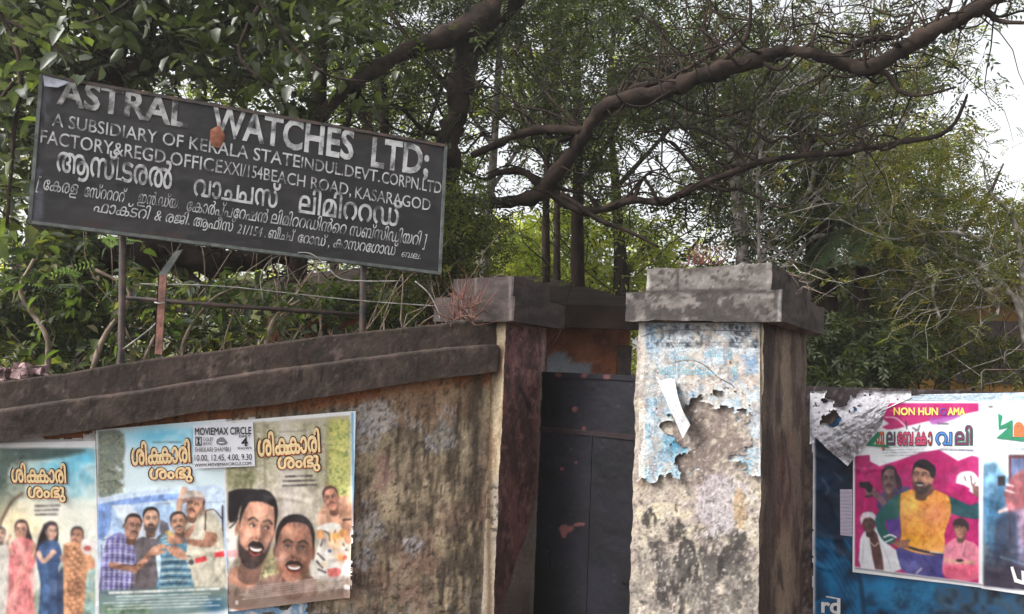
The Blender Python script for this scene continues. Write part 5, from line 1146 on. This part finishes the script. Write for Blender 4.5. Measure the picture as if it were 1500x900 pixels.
def rots(n, pitch=(-60, 35), rg=rng):
    y = rg.uniform(0, 2*math.pi, n); p = np.radians(rg.uniform(*pitch, n)); r_ = np.radians(rg.uniform(-50, 50, n))
    cy, sy, cp, sp, cr, sr = np.cos(y), np.sin(y), np.cos(p), np.sin(p), np.cos(r_), np.sin(r_)
    o = np.zeros(n); e = np.ones(n)
    Z = np.stack([cy, -sy, o, sy, cy, o, o, o, e], 1).reshape(n, 3, 3); Yx = np.stack([cp, o, -sp, o, e, o, sp, o, cp], 1).reshape(n, 3, 3)
    X = np.stack([e, o, o, o, cr, -sr, o, sr, cr], 1).reshape(n, 3, 3); return Z@Yx@X
def scatter(name, tmpls, pos, scale, tints, mat, parent, pitch=(-60, 35), kind='stuff', seed=0, tvar=.25):
    rg = np.random.default_rng(seed); pos = np.asarray(pos); n = len(pos); Rm = rots(n, pitch, rg); sc = scale*rg.uniform(.7, 1.3, n)
    tints = np.asarray(tints, float); V_ = []; F_ = []; C_ = []; b = 0; which = rg.integers(0, len(tmpls), n)
    base = tints[rg.integers(0, len(tints), n)]*rg.uniform(1-tvar, 1+tvar, (n, 1))
    for k, (tv, tf) in enumerate(tmpls):
        ix = np.nonzero(which == k)[0]
        if not len(ix): continue
        P = np.einsum('nij,kj->nki', Rm[ix], tv)*sc[ix, None, None]+pos[ix, None, :]
        V_.append(P.reshape(-1, 3)); F_.append((tf[None]+(np.arange(len(ix))*len(tv))[:, None, None]).reshape(-1, 3)+b)
        C_.append(np.repeat(base[ix], len(tv), 0)*np.repeat(rg.uniform(.8, 1.2, (len(ix), len(tf)//2+1)), len(tv)//(len(tf)//2+1)+1, 1)[:, :len(tv)].reshape(-1, 1)); b += len(ix)*len(tv)
    o = link(name, mesh_np(name, np.concatenate(V_), np.concatenate(F_), np.concatenate(C_)), mat, parent)
    if kind: o['kind'] = kind
    return o
BROAD = [sprig(6, 1, .46, 75, 1.5, True, s) for s in range(4)]
MID = [sprig(8, .6, .34, 65, 1.6, False, s+10) for s in range(5)]
FINE = [sprig(16, .26, .36, 70, 1.4, False, s+20, True) for s in range(3)]+[sprig(10, .4, .3, 70, 1.3, False, s+30) for s in range(2)]
NARROW = [sprig(7, .9, .16, 50, 1.2, False, s+40) for s in range(4)]
GAPS = [(720, 278, 46, 16), (740, 235, 30, 14), (735, 190, 22, 14), (780, 232, 22, 12), (690, 190, 26, 20), (712, 105, 24, 18), (650, 160, 14, 16), (965, 225, 34, 26), (920, 215, 16, 12), (575, 25, 26, 12), (560, 70, 16, 10), (470, 40, 24, 16), (950, 258, 26, 22), (990, 210, 16, 16), (1150, 60, 26, 8), (845, 130, 12, 10), (640, 110, 12, 14), (1478, 215, 34, 66), (1496, 90, 28, 66), (1448, 22, 16, 8), (1410, 330, 20, 16), (435, 95, 14, 10), (20, 455, 8, 10), (1395, 150, 26, 20), (760, 300, 40, 8), (1340, 25, 10, 8), (1065, 60, 12, 6), (535, 395, 26, 6), (905, 60, 10, 6), (620, 30, 14, 10), (1000, 20, 12, 6), (880, 100, 10, 8), (780, 60, 10, 10), (820, 210, 10, 8)]
def cloud(n, cx, cy, rx, ry, Y0, Y1, thr=.45, ns=1.6, seed=0, gaps=.85, box=False, mg=5):
    rg = np.random.default_rng(seed); m = int(n*2.6)
    x, y = rg.uniform(-1, 1, m), rg.uniform(-1, 1, m); d = np.sqrt(x*x+y*y)
    Y = rg.uniform(Y0, Y1, m); P = at(cx+x*rx, cy+y*ry, Y)
    nz = fbm(P[:, 0]*ns, P[:, 2]*ns, P[:, 1]*ns*.7, 200+seed, 3)
    k = nz > thr
    if not box: k &= d+(nz-.5)*.9 < 1.0
    px, py = cx+x*rx, cy+y*ry
    for gx, gy, ga, gb in GAPS:
        k &= ~((((px-gx)/(ga+mg))**2+((py-gy)/(gb+mg))**2 < 1.1) & (rg.uniform(0, 1, m) < gaps))
    k &= (P[:, 2] > .05); return P[k][:n]
def limb(mb, pts, k=9, seed=0, wob=.35):
    p = np.array(pts, float); w3 = at(p[:, 0], p[:, 1], p[:, 2]); r_ = p[:, 3]*p[:, 2]/F
    q = crom(np.concatenate([w3, r_[:, None]], 1), 5); rr_ = np.random.default_rng(seed+int(abs(p[0, 0])))
    n = len(q); j = (rr_.normal(0, 1, (n, 3))*q[:, 3:4]*wob*.25); j[0] = j[-1] = 0
    tt_ = np.arange(n)*.9; rad = np.maximum(q[:, 3], .002)*(1+rr_.normal(0, .08, n)+.22*(vnoise(tt_, tt_*0+seed)-.5)); rad *= 1+.35*(vnoise(tt_*.55, tt_*0+seed+7) > .86); mb.tube(q[:, :3]+j, rad, k); return q
def walkers(mb, starts, n, ln, r0, up=(0, 0, .3), seed=0, steps=7, curl=.5, k=4):
    rg = np.random.default_rng(seed); ends = []
    for _ in range(n):
        p = starts[rg.integers(len(starts))][:3].copy(); d = rg.normal(0, 1, 3)+np.array(up)*2; d /= np.linalg.norm(d); L_ = ln*rg.uniform(.5, 1.3); pts = [p]
        for s in range(steps):
            d = d+rg.normal(0, curl*.5, 3)+np.array(up)*.15; d /= np.linalg.norm(d); p = p+d*L_/steps; pts.append(p)
            if s > 1: ends.append(p.copy())
        mb.tube(np.array(pts), np.linspace(r0*rg.uniform(.6, 1.2), r0*.2, len(pts)), k, False)
    return np.array(ends)
def tree(name, label, cat, base, limbs, mat, group=None, twig=None, seed=0):
    b = at(*base[:2], base[2]); T = empty(name, (b[0], b[1], 0), label, cat, group); qs = []
    m = MB(); p = list(limbs[0]); q = limb(m, p, 12, seed); qs.append(q)
    lo = q[0]; m.tube(np.array([q[0][:3], V(q[0][0], q[0][1], 0)]), [q[0][3], q[0][3]*1.4], 12) if q[0][2] > .1 else None
    m.build('trunk', mat, T, True)
    for l in limbs[1:]:
        m = MB(); q = limb(m, l, 9, seed+1); qs.append(q); m.build('limb', mat if l[0][3] > 0 and len(l[0]) < 5 else M['bark_pale'], T, True)
    if twig:
        m = MB(); e = walkers(m, np.concatenate(qs), *twig[:3], seed=seed, **(twig[3] if len(twig) > 3 else {})); o = m.build('twigs', mat, T); o['kind'] = 'stuff'; return T, e
    return T, None
G_DARK = [(.032, .044, .016), (.046, .060, .020), (.026, .036, .016)]
G_GREY = [(.064, .080, .050), (.050, .066, .040), (.088, .100, .070)]
G_MID = [(.092, .110, .026), (.070, .090, .026), (.12, .13, .03)]
G_LIME_SUNLIT = [(.36, .38, .07), (.26, .31, .06), (.44, .44, .13), (.17, .21, .05)]  # yellow green leaves raised in brightness, sunlight put into the tint
G_OLIVE = [(.14, .12, .04), (.11, .11, .04), (.19, .16, .05)]
# --- big spreading tree
L1 = [[(662, 640, 8, 26), (664, 430, 8, 24), (656, 300, 8, 20), (656, 215, 8, 19), (668, 170, 8, 18), (676, 115, 8, 18), (688, 66, 8, 20), (704, 30, 7.9, 23), (745, -10, 7.8, 24), (790, -80, 7.6, 22)],
      [(704, 36, 7.9, 20), (660, 52, 7.8, 18), (620, 66, 7.6, 14), (584, 82, 7.5, 12), (540, 108, 7.3, 12), (498, 140, 7.2, 11), (450, 190, 7, 9)],
      [(656, 306, 8, 7), (690, 298, 7.9, 7), (720, 297, 7.8, 9), (767, 293, 7.7, 11), (798, 279, 7.6, 14), (811, 258, 7.5, 13), (838, 227, 7.4, 11), (856, 195, 7.3, 11), (878, 165, 7.2, 12), (905, 149, 7.1, 13), (962, 138, 7.0, 13), (1000, 122, 6.9, 14), (1044, 107, 6.8, 13), (1111, 87, 6.7, 12), (1151, 76, 6.7, 9), (1191, 79, 6.6, 9), (1240, 94, 6.6, 10), (1275, 100, 6.5, 11), (1320, 74, 6.5, 12), (1369, 45, 6.4, 12), (1400, 31, 6.4, 11), (1440, 9, 6.3, 10), (1475, -14, 6.3, 9), (1560, -60, 6.2, 8)],
      [(856, 195, 7.3, 8), (829, 191, 7.3, 8), (800, 190, 7.4, 8), (767, 195, 7.4, 7), (731, 210, 7.5, 6), (691, 228, 7.6, 5)],
      [(796, 275, 7.6, 7), (767, 252, 7.6, 6), (731, 253, 7.7, 5), (709, 263, 7.8, 3), (680, 250, 7.9, 2)],
      [(803, 281, 7.6, 8), (847, 307, 7.5, 8), (878, 308, 7.5, 6), (927, 294, 7.4, 6), (971, 296, 7.3, 6), (1000, 284, 7.3, 6), (1035, 267, 7.2, 5), (1089, 247, 7.1, 5), (1115, 238, 7.1, 5), (1180, 227, 7.0, 5), (1213, 226, 7.0, 5), (1260, 219, 6.9, 4.5), (1320, 208, 6.9, 4), (1370, 200, 6.8, 3.5), (1395, 185, 6.8, 3), (1410, 158, 6.8, 2.5), (1417, 138, 6.8, 1.5)],
      [(822, 284, 7.5, 4), (878, 322, 7.4, 3.5), (927, 342, 7.3, 3), (965, 362, 7.2, 2)],
      [(1275, 102, 6.5, 5), (1300, 110, 6.5, 4.5), (1317, 133, 6.5, 4), (1350, 140, 6.4, 2.5), (1400, 128, 6.4, 1.5)],
      [(1440, 12, 6.3, 6), (1462, 30, 6.3, 4), (1500, 34, 6.2, 2.5)],
      [(905, 148, 7.1, 7), (930, 128, 7.1, 5), (975, 118, 7.0, 4), (1040, 80, 6.9, 3), (1100, 30, 6.8, 2)],
      [(1044, 100, 6.8, 5), (1090, 60, 6.8, 4), (1100, 10, 6.8, 3), (1090, -40, 6.8, 2)],
      [(1225, 90, 6.6, 7), (1262, 62, 6.6, 5), (1320, 52, 6.6, 3.5), (1340, 20, 6.6, 2)],
      [(676, 150, 8, 7), (640, 110, 8, 5), (600, 60, 8, 4), (560, 0, 8, 3)],
      [(660, 200, 8, 6), (620, 190, 7.9, 4), (590, 160, 7.8, 3), (560, 150, 7.8, 2)]]
_src = L1[2][5:22]+L1[5][2:13]+L1[0][3:8]+L1[9][:4]
for k_ in range(92):
    r0_ = random.Random(100+k_); a_ = _src[k_ % len(_src)]; x_, y_, Y_ = a_[:3]; dx_ = r0_.uniform(-1, 1); rr0 = r0_.uniform(1.8, 4.2); pts_ = [(x_, y_, Y_, rr0*1.2)]
    for q_ in range(5):
        dx_ += r0_.uniform(-.5, .5); x_ += dx_*26; y_ -= r0_.uniform(-16, 32); Y_ += r0_.uniform(-.1, .12); rr0 *= .78; pts_.append((x_, y_, Y_, rr0))
    L1.append(pts_)
BT, e1 = tree('spreading_tree', 'big dark tree with a long crooked limb reaching to the top right corner', 'tree', (662, 560, 8), L1, M['bark_red'], None, (330, 1.25, .008, dict(up=(0, .5, .3))), 3)
e1 = e1[(e1[:, 2] > 3.0) & (e1[:, 1] > 7.35)][::2]
POS = np.concatenate([e1, cloud(3100, 980, -10, 560, 230, 7.7, 9.6, .46, 1.1, 301, .9, False, 9), cloud(900, 620, 30, 240, 160, 8.2, 9.4, .48, 1.3, 302)])
scatter('crown', FINE, POS, .20, G_DARK+G_GREY[:2], M['leaf'], BT, seed=4)
# --- left broad-leaved tree with a massive trunk
L2 = [[(84, 640, 6.4, 50), (88, 460, 6.4, 46), (96, 360, 6.4, 48), (120, 220, 6.4, 44), (150, 90, 6.4, 36), (200, -60, 6.4, 30)],
      [(100, 392, 6.4, 30), (160, 376, 6.5, 27), (240, 372, 6.6, 24), (330, 384, 6.7, 20), (420, 372, 6.9, 12)],
      [(150, 110, 6.4, 20), (240, 90, 6.3, 14), (340, 40, 6.2, 11), (420, -20, 6.1, 8)],
      [(130, 160, 6.4, 16), (60, 80, 6.2, 12), (-20, 10, 6, 9)],
      [(230, 372, 6.6, 12), (290, 420, 6.6, 9), (330, 480, 6.6, 7), (340, 560, 6.6, 6)]]
LT, e2 = tree('broadleaf_tree', 'broad leaved tree with a massive brown trunk behind the left end of the board', 'tree', (84, 560, 6.4), L2, M['bark_red'], None, (120, 1.3, .012, dict(up=(0, -.2, .2))), 5)
POS = np.concatenate([e2[e2[:, 2] > 2.9], cloud(900, 230, 0, 340, 150, 5.6, 7.4, .44, 1.4, 303, .8), cloud(260, 20, 150, 80, 180, 5.6, 7, .40, 2, 304)])
scatter('crown', BROAD, POS, .105, G_DARK+G_GREY[:1], M['leaf'], LT, seed=6)
# --- near leafy branch hanging in at the upper left: each large leaf its own part
def leafy(name, label, cat, stems, n, scale, tints, region, seed, mat='leaf', rmat='twig', Lw=.5):
    rg = np.random.default_rng(seed); b = at(*stems[0][0][:3]); T = empty(name, (b[0], b[1], max(b[2], 0) if b[2] > 2 else 0), label, cat); q = []
    for s in stems: m = MB(); q.append(limb(m, s, 6, seed)); m.build('stem', M[rmat], T, True)
    pts = np.concatenate(q)[:, :3]; bases = []
    lv, lf_ = leaf_t(1, Lw, .1, True); meshes = []
    for k in range(6):
        t = np.array(tints[k % len(tints)])*rg.uniform(.8, 1.25); v = lv.copy(); v[:, 2] += -.25*v[:, 0]**2*rg.uniform(.2, 1.2)+rg.normal(0, .02, len(v)); v[:, 1] *= rg.uniform(.85, 1.15)
        me = mesh_np('leaf', v, lf_, np.tile(t, (len(v), 1))); me.materials.append(M[mat]); me.polygons.foreach_set('use_smooth', np.ones(len(me.polygons), bool)); meshes.append(me)
    Rm = rots(n, (-70, 25), rg)
    for k in range(n):
        p = pts[rg.integers(len(pts))]+rg.normal(0, region, 3); s = scale*rg.uniform(.6, 1.3)
        o = bpy.data.objects.new('leaf', meshes[k % 6]); COL.objects.link(o)
        mt = np.eye(4); mt[:3, :3] = Rm[k]*s; mt[:3, 3] = p; o.matrix_world = Matrix(mt.tolist()); o.parent = T; o.matrix_parent_inverse = Matrix.Translation(T.location).inverted()
    return T
leafy('leafy_branch', 'near branch of large grey green leaves hanging left of the black board', 'branch', [[(-60, -60, 4.6, 4), (0, 20, 4.6, 3.5), (30, 100, 4.6, 4), (20, 200, 4.6, 3), (10, 330, 4.6, 2)], [(10, 30, 4.6, 4), (70, 60, 4.6, 3), (110, 90, 4.6, 1.5)], [(20, 120, 4.6, 3), (-30, 200, 4.6, 2), (-20, 300, 4.6, 1.5)]], 190, .115, G_GREY+[(.10, .13, .04)], .095, 41, rmat='bark')
leafy('leafy_branch', 'near branch of dark round leaves dangling over the top edge of the board', 'branch', [[(300, -80, 5.3, 4), (380, 0, 5.3, 3), (430, 70, 5.3, 3.5), (480, 110, 5.3, 2), (540, 120, 5.3, 1.5)], [(380, 10, 5.3, 4), (350, 80, 5.3, 3), (400, 130, 5.3, 1.5)], [(250, -60, 5.3, 4), (180, 10, 5.3, 3), (110, 40, 5.3, 1.5)]], 150, .105, G_DARK, .16, 42, rmat='bark', Lw=.62)
leafy('creeper', 'broad leaved green creeper growing behind the left wall below the black board', 'plant', [[(60, 600, 5.0, 5), (70, 500, 5.0, 4), (30, 430, 5.0, 3), (50, 380, 5.0, 2)], [(120, 600, 5.0, 5), (150, 500, 5.0, 4), (190, 430, 5.0, 3), (140, 395, 5.0, 2)], [(260, 600, 5.1, 4), (270, 500, 5.1, 3), (310, 440, 5.1, 2), (350, 420, 5.1, 2)], [(380, 560, 5.2, 4), (400, 470, 5.2, 3), (440, 440, 5.2, 2)], [(200, 600, 5.0, 4), (215, 520, 5.0, 3), (240, 470, 5.0, 2)]], 295, .082, [(.028, .045, .020), (.055, .08, .026), (.045, .06, .034), (.10, .09, .04)], .12, 43, 'leaf_soft', Lw=.48)
HD = empty('hedge_shrub', tuple(V(*at(250, 540, 5.9)[:2], 0)), 'dense shrub mass of mixed leaves filling the space behind the left wall', 'shrub')
POS = np.concatenate([cloud(900, 160, 500, 330, 90, 5.5, 6.2, .40, 2.2, 305, 0, True), cloud(700, 60, 420, 150, 80, 5.6, 6.2, .46, 2.2, 306, 0), cloud(300, 520, 470, 110, 60, 6.2, 7, .47, 2.2, 307, 0)])
scatter('foliage', BROAD+MID, POS, .085, [(.028, .044, .018), (.05, .07, .024), (.12, .13, .035), (.05, .062, .04)], M['leaf_soft'], HD, seed=7)
m = MB(); walkers(m, np.array([V(*at(x, 560, 5.8)) for x in range(0, 640, 30)]), 70, 1.3, .008, (0, 0, .8), 8); o = m.build('stems', M['twig'], HD); o['kind'] = 'stuff'
# fern-like pinnate spray in front of the trunk
fr = MB(); T = empty('fern_spray', tuple(V(*at(120, 400, 5.1))), 'pale green feathery sprays of small leaflets hanging before the massive trunk', 'plant')
FT = [sprig(22, .22, .34, 70, 1.6, False, 77, True)]
scatter('leaflets', FT, np.array([at(x, y, 5.1) for x, y in [(60, 400), (100, 392), (140, 385), (170, 360), (120, 405), (80, 420), (190, 385), (150, 350), (40, 415), (200, 355)]]), .16, [(.12, .17, .10), (.09, .14, .08)], M['leaf_soft'], T, (-20, 10), seed=9)
# --- slender trees
def slim(label, px, Y, r_, top, seed, tints, n=600, lean=0, mat='bark', cr=None, sc=.13, T=MID, base=640, thr=.45):
    l = [[(px, base, Y, r_*1.2), (px+lean*.2, 420, Y, r_), (px+lean*.6, 250, Y, r_*.85), (px+lean, top, Y, r_*.6)], [(px+lean*.5, 280, Y, r_*.5), (px+lean*.5+50, 200, Y, r_*.35), (px+lean*.5+90, 90, Y, r_*.2)], [(px+lean*.7, 220, Y, r_*.5), (px+lean*.7-50, 140, Y, r_*.35), (px+lean*.7-80, 30, Y, r_*.2)]]
    t, e = tree('slender_tree', label, 'tree', (px, 560, Y), l, M[mat], 'slender trees behind the wall', (30, 1.6, .010), seed)
    cx, cy, rx, ry = cr or (px+lean, 120, 150, 160); P = np.concatenate([e[e[:, 2] > 2.6][::2], cloud(int(n*.42), cx, cy, rx, ry, Y-.8, Y+1.2, thr, 1.2, 400+seed)]); scatter('crown', T, P, sc, tints, M['leaf_soft'], t, seed=seed)
slim('thin straight trunk, leftmost of the three standing over the dark shed roof', 800, 10.5, 6, 40, 11, G_MID, 900)
slim('thin straight trunk between two others above the dark shed roof', 816, 10.9, 6, 20, 12, G_MID+G_LIME_SUNLIT[:1], 700)
slim('slightly thicker dark trunk nearest the pale pillar above the shed roof', 846, 10.0, 9, 60, 13, G_DARK, 800)
slim('pale slim trunk rising just right of the thick dark trunk beside the board', 700, 9.2, 7, -20, 14, G_MID, 900, 36, 'bark_pale')
slim('mottled trunk seen under the board above the left wall', 420, 7.6, 15, -40, 15, G_DARK, 900, 60, 'bark', None, .11)
slim('leaning slim trunk just under the right end of the board', 590, 8.6, 10, -20, 16, G_MID+G_DARK, 900, -40, 'bark', (540, 180, 130, 150))
slim('stout dark trunk directly behind the right edge of the pale pillar', 1212, 8.8, 20, 240, 17, G_DARK, 900, -30, 'bark', (1130, 330, 130, 140), .12)
slim('grey trunk standing among the palm fronds right of the pale pillar', 1258, 9.6, 10, 140, 18, G_DARK+G_GREY, 900, 10, 'bark_pale', (1200, 430, 110, 130), .12)
# --- pale crooked tree on the right (dead-looking grey branches)
Pl = ('p',)
L3 = [[(1085, 640, 8.6, 9), (1092, 420, 8.6, 9), (1080, 300, 8.6, 9), (1075, 195, 8.6, 8), (1107, 172, 8.6, 7), (1133, 148, 8.6, 7), (1178, 124, 8.5, 6), (1222, 95, 8.5, 5), (1249, 71, 8.4, 4), (1284, 55, 8.4, 3)],
      [(1086, 250, 8.6, 5), (1111, 218, 8.6, 4), (1133, 190, 8.6, 4), (1178, 160, 8.6, 3.5), (1213, 139, 8.5, 3), (1311, 138, 8.5, 2.5), (1391, 124, 8.4, 1.5)],
      [(1112, 400, 8.0, 2.5), (1111, 330, 8, 2.5), (1110, 260, 8, 2.5), (1116, 200, 8, 2), (1114, 140, 8, 1.5)],
      [(1000, 180, 8.6, 6), (980, 166, 8.6, 6), (960, 153, 8.6, 5)], [(1075, 200, 8.6, 6), (1040, 190, 8.6, 6), (1000, 180, 8.6, 6)],
      [(1090, 420, 8.6, 4), (1150, 390, 8.4, 3), (1200, 345, 8.4, 3), (1260, 372, 8.2, 2)], [(1092, 440, 8.6, 4), (1130, 350, 8.5, 3), (1180, 290, 8.4, 3), (1195, 230, 8.4, 2)]]
T, e = tree('crooked_tree', 'pale grey crooked branches in front of the foliage above the pale pillar', 'tree', (1090, 560, 8.6), L3, M['bark_pale'], None, (170, 1.5, .009, dict(up=(.35, 0, .4))), 21)
scatter('crown', NARROW, np.concatenate([e, cloud(900, 1190, 230, 240, 160, 8.7, 9.8, .5, 1.5, 310, .7)]), .085, G_MID+G_OLIVE, M['leaf_soft'], T, seed=22)
L4 = [[(1520, 640, 7.6, 8), (1500, 470, 7.6, 7), (1470, 420, 7.6, 5), (1430, 385, 7.6, 4), (1380, 372, 7.6, 4), (1345, 378, 7.6, 2)],
      [(1470, 420, 7.6, 4), (1440, 425, 7.5, 3), (1425, 405, 7.5, 2.5), (1400, 395, 7.5, 2), (1372, 402, 7.5, 2), (1340, 415, 7.5, 1.5)],
      [(1372, 402, 7.5, 2), (1366, 430, 7.5, 2), (1378, 470, 7.5, 1)], [(1440, 425, 7.5, 2), (1462, 440, 7.5, 2), (1460, 465, 7.5, 1)], [(1480, 400, 7.6, 4), (1455, 360, 7.5, 3), (1390, 340, 7.5, 2), (1300, 350, 7.5, 1.5), (1230, 322, 7.5, 1)],
      [(1500, 450, 7.6, 4), (1488, 330, 7.6, 3), (1450, 280, 7.6, 2), (1440, 240, 7.6, 1)]]
T, e = tree('bare_shrub', 'pale leafless twigs spreading over yellowish foliage at the right above the magenta poster', 'shrub', (1520, 560, 7.6), L4, M['bark_pale'], None, (90, 1.0, .005, dict(up=(-.4, 0, .15))), 23)
scatter('crown', FINE, np.concatenate([e, cloud(1300, 1420, 360, 150, 80, 7.4, 9, .45, 2, 311, .3), cloud(900, 1400, 190, 130, 120, 7.4, 9, .50, 2, 314, .9)]), .14, G_OLIVE+G_MID, M['leaf_soft'], T, seed=24)
# --- shrubs right
def shrub(label, px, Y, boxes, n, T, sc, tints, seed, mat='leaf_soft', thr=.44):
    b = at(px, 560, Y); S_ = empty('shrub', (b[0], b[1], 0), label, 'shrub'); P = np.concatenate([cloud(n, *q, Y-.5, Y+.9, thr, 2.0, 500+seed+i, 0) for i, q in enumerate(boxes)])
    scatter('foliage', T, P, sc, tints, M[mat], S_, seed=seed); m = MB(); walkers(m, np.array([V(b[0]+d, b[1], .2) for d in np.linspace(-.5, .5, 7)]), 26, 2.2, .010, (0, 0, 1.2), seed); o = m.build('stems', M['bark'], S_); o['kind'] = 'stuff'
shrub('dark leafy shrub in the gap between the pale pillar and the ochre house', 1240, 7.6, [(1235, 530, 80, 70), (1300, 520, 60, 40)], 500, MID, .12, G_DARK+G_GREY[:1], 31)
shrub('low green bush in front of the ochre house wall, over the magenta poster', 1400, 8.2, [(1430, 520, 110, 30), (1350, 480, 60, 26)], 260, MID, .12, G_MID+G_DARK, 32, thr=.42)
shrub('tall shrub with leaves catching light behind the left pillar cap', 640, 7.2, [(610, 380, 90, 70), (670, 330, 60, 80)], 500, MID, .10, G_DARK+G_MID, 33)
# --- palm
b = at(1262, 560, 8.3); PM = empty('palm', (b[0], b[1], 0), 'small palm with drooping feathery fronds right of the pale pillar', 'palm')
m = MB(); limb(m, [(1262, 700, 8.3, 11), (1262, 430, 8.3, 10), (1268, 345, 8.3, 9)], 10); m.build('trunk', M['bark'], PM, True); top = at(1268, 345, 8.3)
rg = np.random.default_rng(5)
for k in range(16):
    a = k/16*2*math.pi+rg.uniform(-.2, .2); el = rg.uniform(.1, 1.1); L_ = rg.uniform(.7, 1.05); d = V(math.cos(a)*math.cos(el), math.sin(a)*math.cos(el), math.sin(el)); pts = []; p = top.copy()
    for s in range(14): pts.append(p.copy()); p = p+d*L_/13; d = d+V(0, 0, -.16); d /= np.linalg.norm(d)
    pts = np.array(pts); mb = MB(); mb.tube(pts, np.linspace(.014, .003, 14), 5); vs = []; fs = []; n0 = 0
    for i in np.linspace(2, 12.9, 44):
        j = int(i); q = pts[j]*(1-(i-j))+pts[j+1]*(i-j) if j < 13 else pts[13]; tgt = pts[min(j+1, 13)]-pts[j-1]; tgt /= np.linalg.norm(tgt)+1e-9; side = np.cross(tgt, V(0, 0, 1)); side /= np.linalg.norm(side)+1e-9
        for sg in (-1, 1):
            ll = .34*math.sin(math.pi*min(1, (i+1)/14.5))+.06; e_ = q+side*sg*ll*.8+tgt*ll*.45+V(0, 0, -.18*ll-rg.uniform(0, .06)); mid_ = (q+e_)/2+V(0, 0, .02); wv = tgt*.011
            vs += [q, mid_-wv, e_, mid_+wv]; fs += [(n0, n0+1, n0+2, n0+3)]; n0 += 4
    me = mesh_np('frond', np.array(vs), np.array(fs), np.tile(np.array((.05, .075, .035))*rg.uniform(.7, 1.4), (len(vs), 1))); link('frond', me, M['leaf'], PM); mb.build('frond_rib', M['twig'], PM, True)
# --- background trees
BG = [('rounded tree in the distance between the board and the pale pillar, yellow green leaves brightened as sunlit', 860, 400, 150, 110, 15, G_LIME_SUNLIT, 2600, .30),
      ('yellow green distant tree, leaves brightened as sunlit, showing low behind the slim trunks', 740, 380, 90, 90, 17, G_LIME_SUNLIT, 1500, .30),
      ('distant tall tree filling the sky behind the long crooked limb', 900, 160, 260, 190, 14, G_MID+G_DARK, 4200, .24),
      ('distant tree behind the upper middle of the board', 480, 140, 210, 190, 13, G_MID+G_LIME_SUNLIT[:2], 3000, .22),
      ('distant tree at far left behind the massive trunk', 60, 300, 190, 240, 12.5, G_MID+G_LIME_SUNLIT[3:]+G_OLIVE, 3000, .20),
      ('distant dark tree behind the pale grey crooked branches', 1180, 200, 200, 190, 13, G_DARK+G_MID, 3800, .22),
      ('distant tree right of the palm, its top fading to open sky', 1380, 300, 150, 120, 12.5, G_MID+G_OLIVE+G_LIME_SUNLIT[3:], 2200, .20),
      ('low distant greenery between the palm and the ochre house', 1260, 450, 110, 90, 11.6, G_DARK+G_GREY, 1500, .20),
      ('distant shaded tree behind the cap of the maroon sided pillar', 620, 330, 140, 150, 12.5, G_DARK+G_MID, 2000, .20),
      ('tall distant tree at the upper left corner behind the broad dark leaves', 170, 60, 260, 170, 12, G_DARK+G_MID, 3000, .20)]
for i, (lab, cx, cy, rx, ry, Y, tn, n, sc) in enumerate(BG):
    T, e = tree('distant_tree', lab, 'tree', (cx, 560, Y), [[(cx, 640, Y, 9), (cx+10, 400, Y, 8), (cx-6, cy, Y, 5), (cx, cy-ry*.7, Y, 3)], [(cx+4, cy+ry*.6, Y, 4), (cx+rx*.4, cy, Y, 3), (cx+rx*.6, cy-ry*.5, Y, 1)], [(cx+4, cy+ry*.5, Y, 4), (cx-rx*.4, cy, Y, 3), (cx-rx*.6, cy-ry*.4, Y, 1)]], M['bark'], 'distant trees behind the wall', None, 50+i)
    scatter('crown', MID, cloud(int(n*.75), cx, cy, rx, ry, Y-1.2, Y+1.6, .45, .8, 600+i, .93, False, 12), sc*.68, tn, M['leaf_soft'], T, seed=60+i)
# far-off belt of greenery closing the horizon
WD = np.concatenate([cloud(7000, 750, 470, 1100, 90, 19, 24, .30, .5, 700, 0, True), cloud(1500, 560, 300, 900, 180, 20, 25, .50, .45, 701, .95, True, 14), cloud(500, 600, 60, 900, 160, 20, 25, .54, .45, 702, .95, True, 14)])
sf = scatter('far_woodland', MID, WD, .30, G_MID+G_LIME_SUNLIT+G_DARK, M['leaf_soft'], None, seed=80)
# --- small growth on the pillars
def dry(label, pts, Y, n, seed, mat, ln=.12, r_=.003, up=(0, 0, .6)):
    m = MB(); walkers(m, np.array([at(x, y, Y) for x, y in pts]), n, ln, r_, up, seed, 5, .6, 4); o = m.build('dry_weeds', M[mat], None); return tag(o, label, 'weeds', None, 'stuff')
dry('tangle of dry roots and stems clinging to the cap of the maroon sided pillar', [(672, 466), (676, 440), (690, 470), (686, 452), (664, 468)], 4.62, 60, 90, 'rust', .22, .004)
dry('reddish dry weeds growing on top of the pale pillar', [(1005+4*k, 388) for k in range(14)], 3.9, 60, 91, 'rust', .11, .0022)
dry('thin pale weeds trailing over the shaded side of the pale pillar cap', [(1150, 398), (1160, 405), (1170, 412), (1176, 420)], 3.86, 16, 92, 'twig', .14, .0018, (.3, -.3, -.4))
dry('small dry grass tufts along the top edge of the left coping', [(x, np.interp(x, [0, 173, 400, 690], [561, 535, 505, 472])) for x in range(60, 690, 9)], 4.72, 80, 93, 'twig', .07, .0016)
SC.render.engine = 'CYCLES'
SC.cycles.max_bounces = 6; SC.cycles.use_denoising = True; SC.cycles.transparent_max_bounces = 8
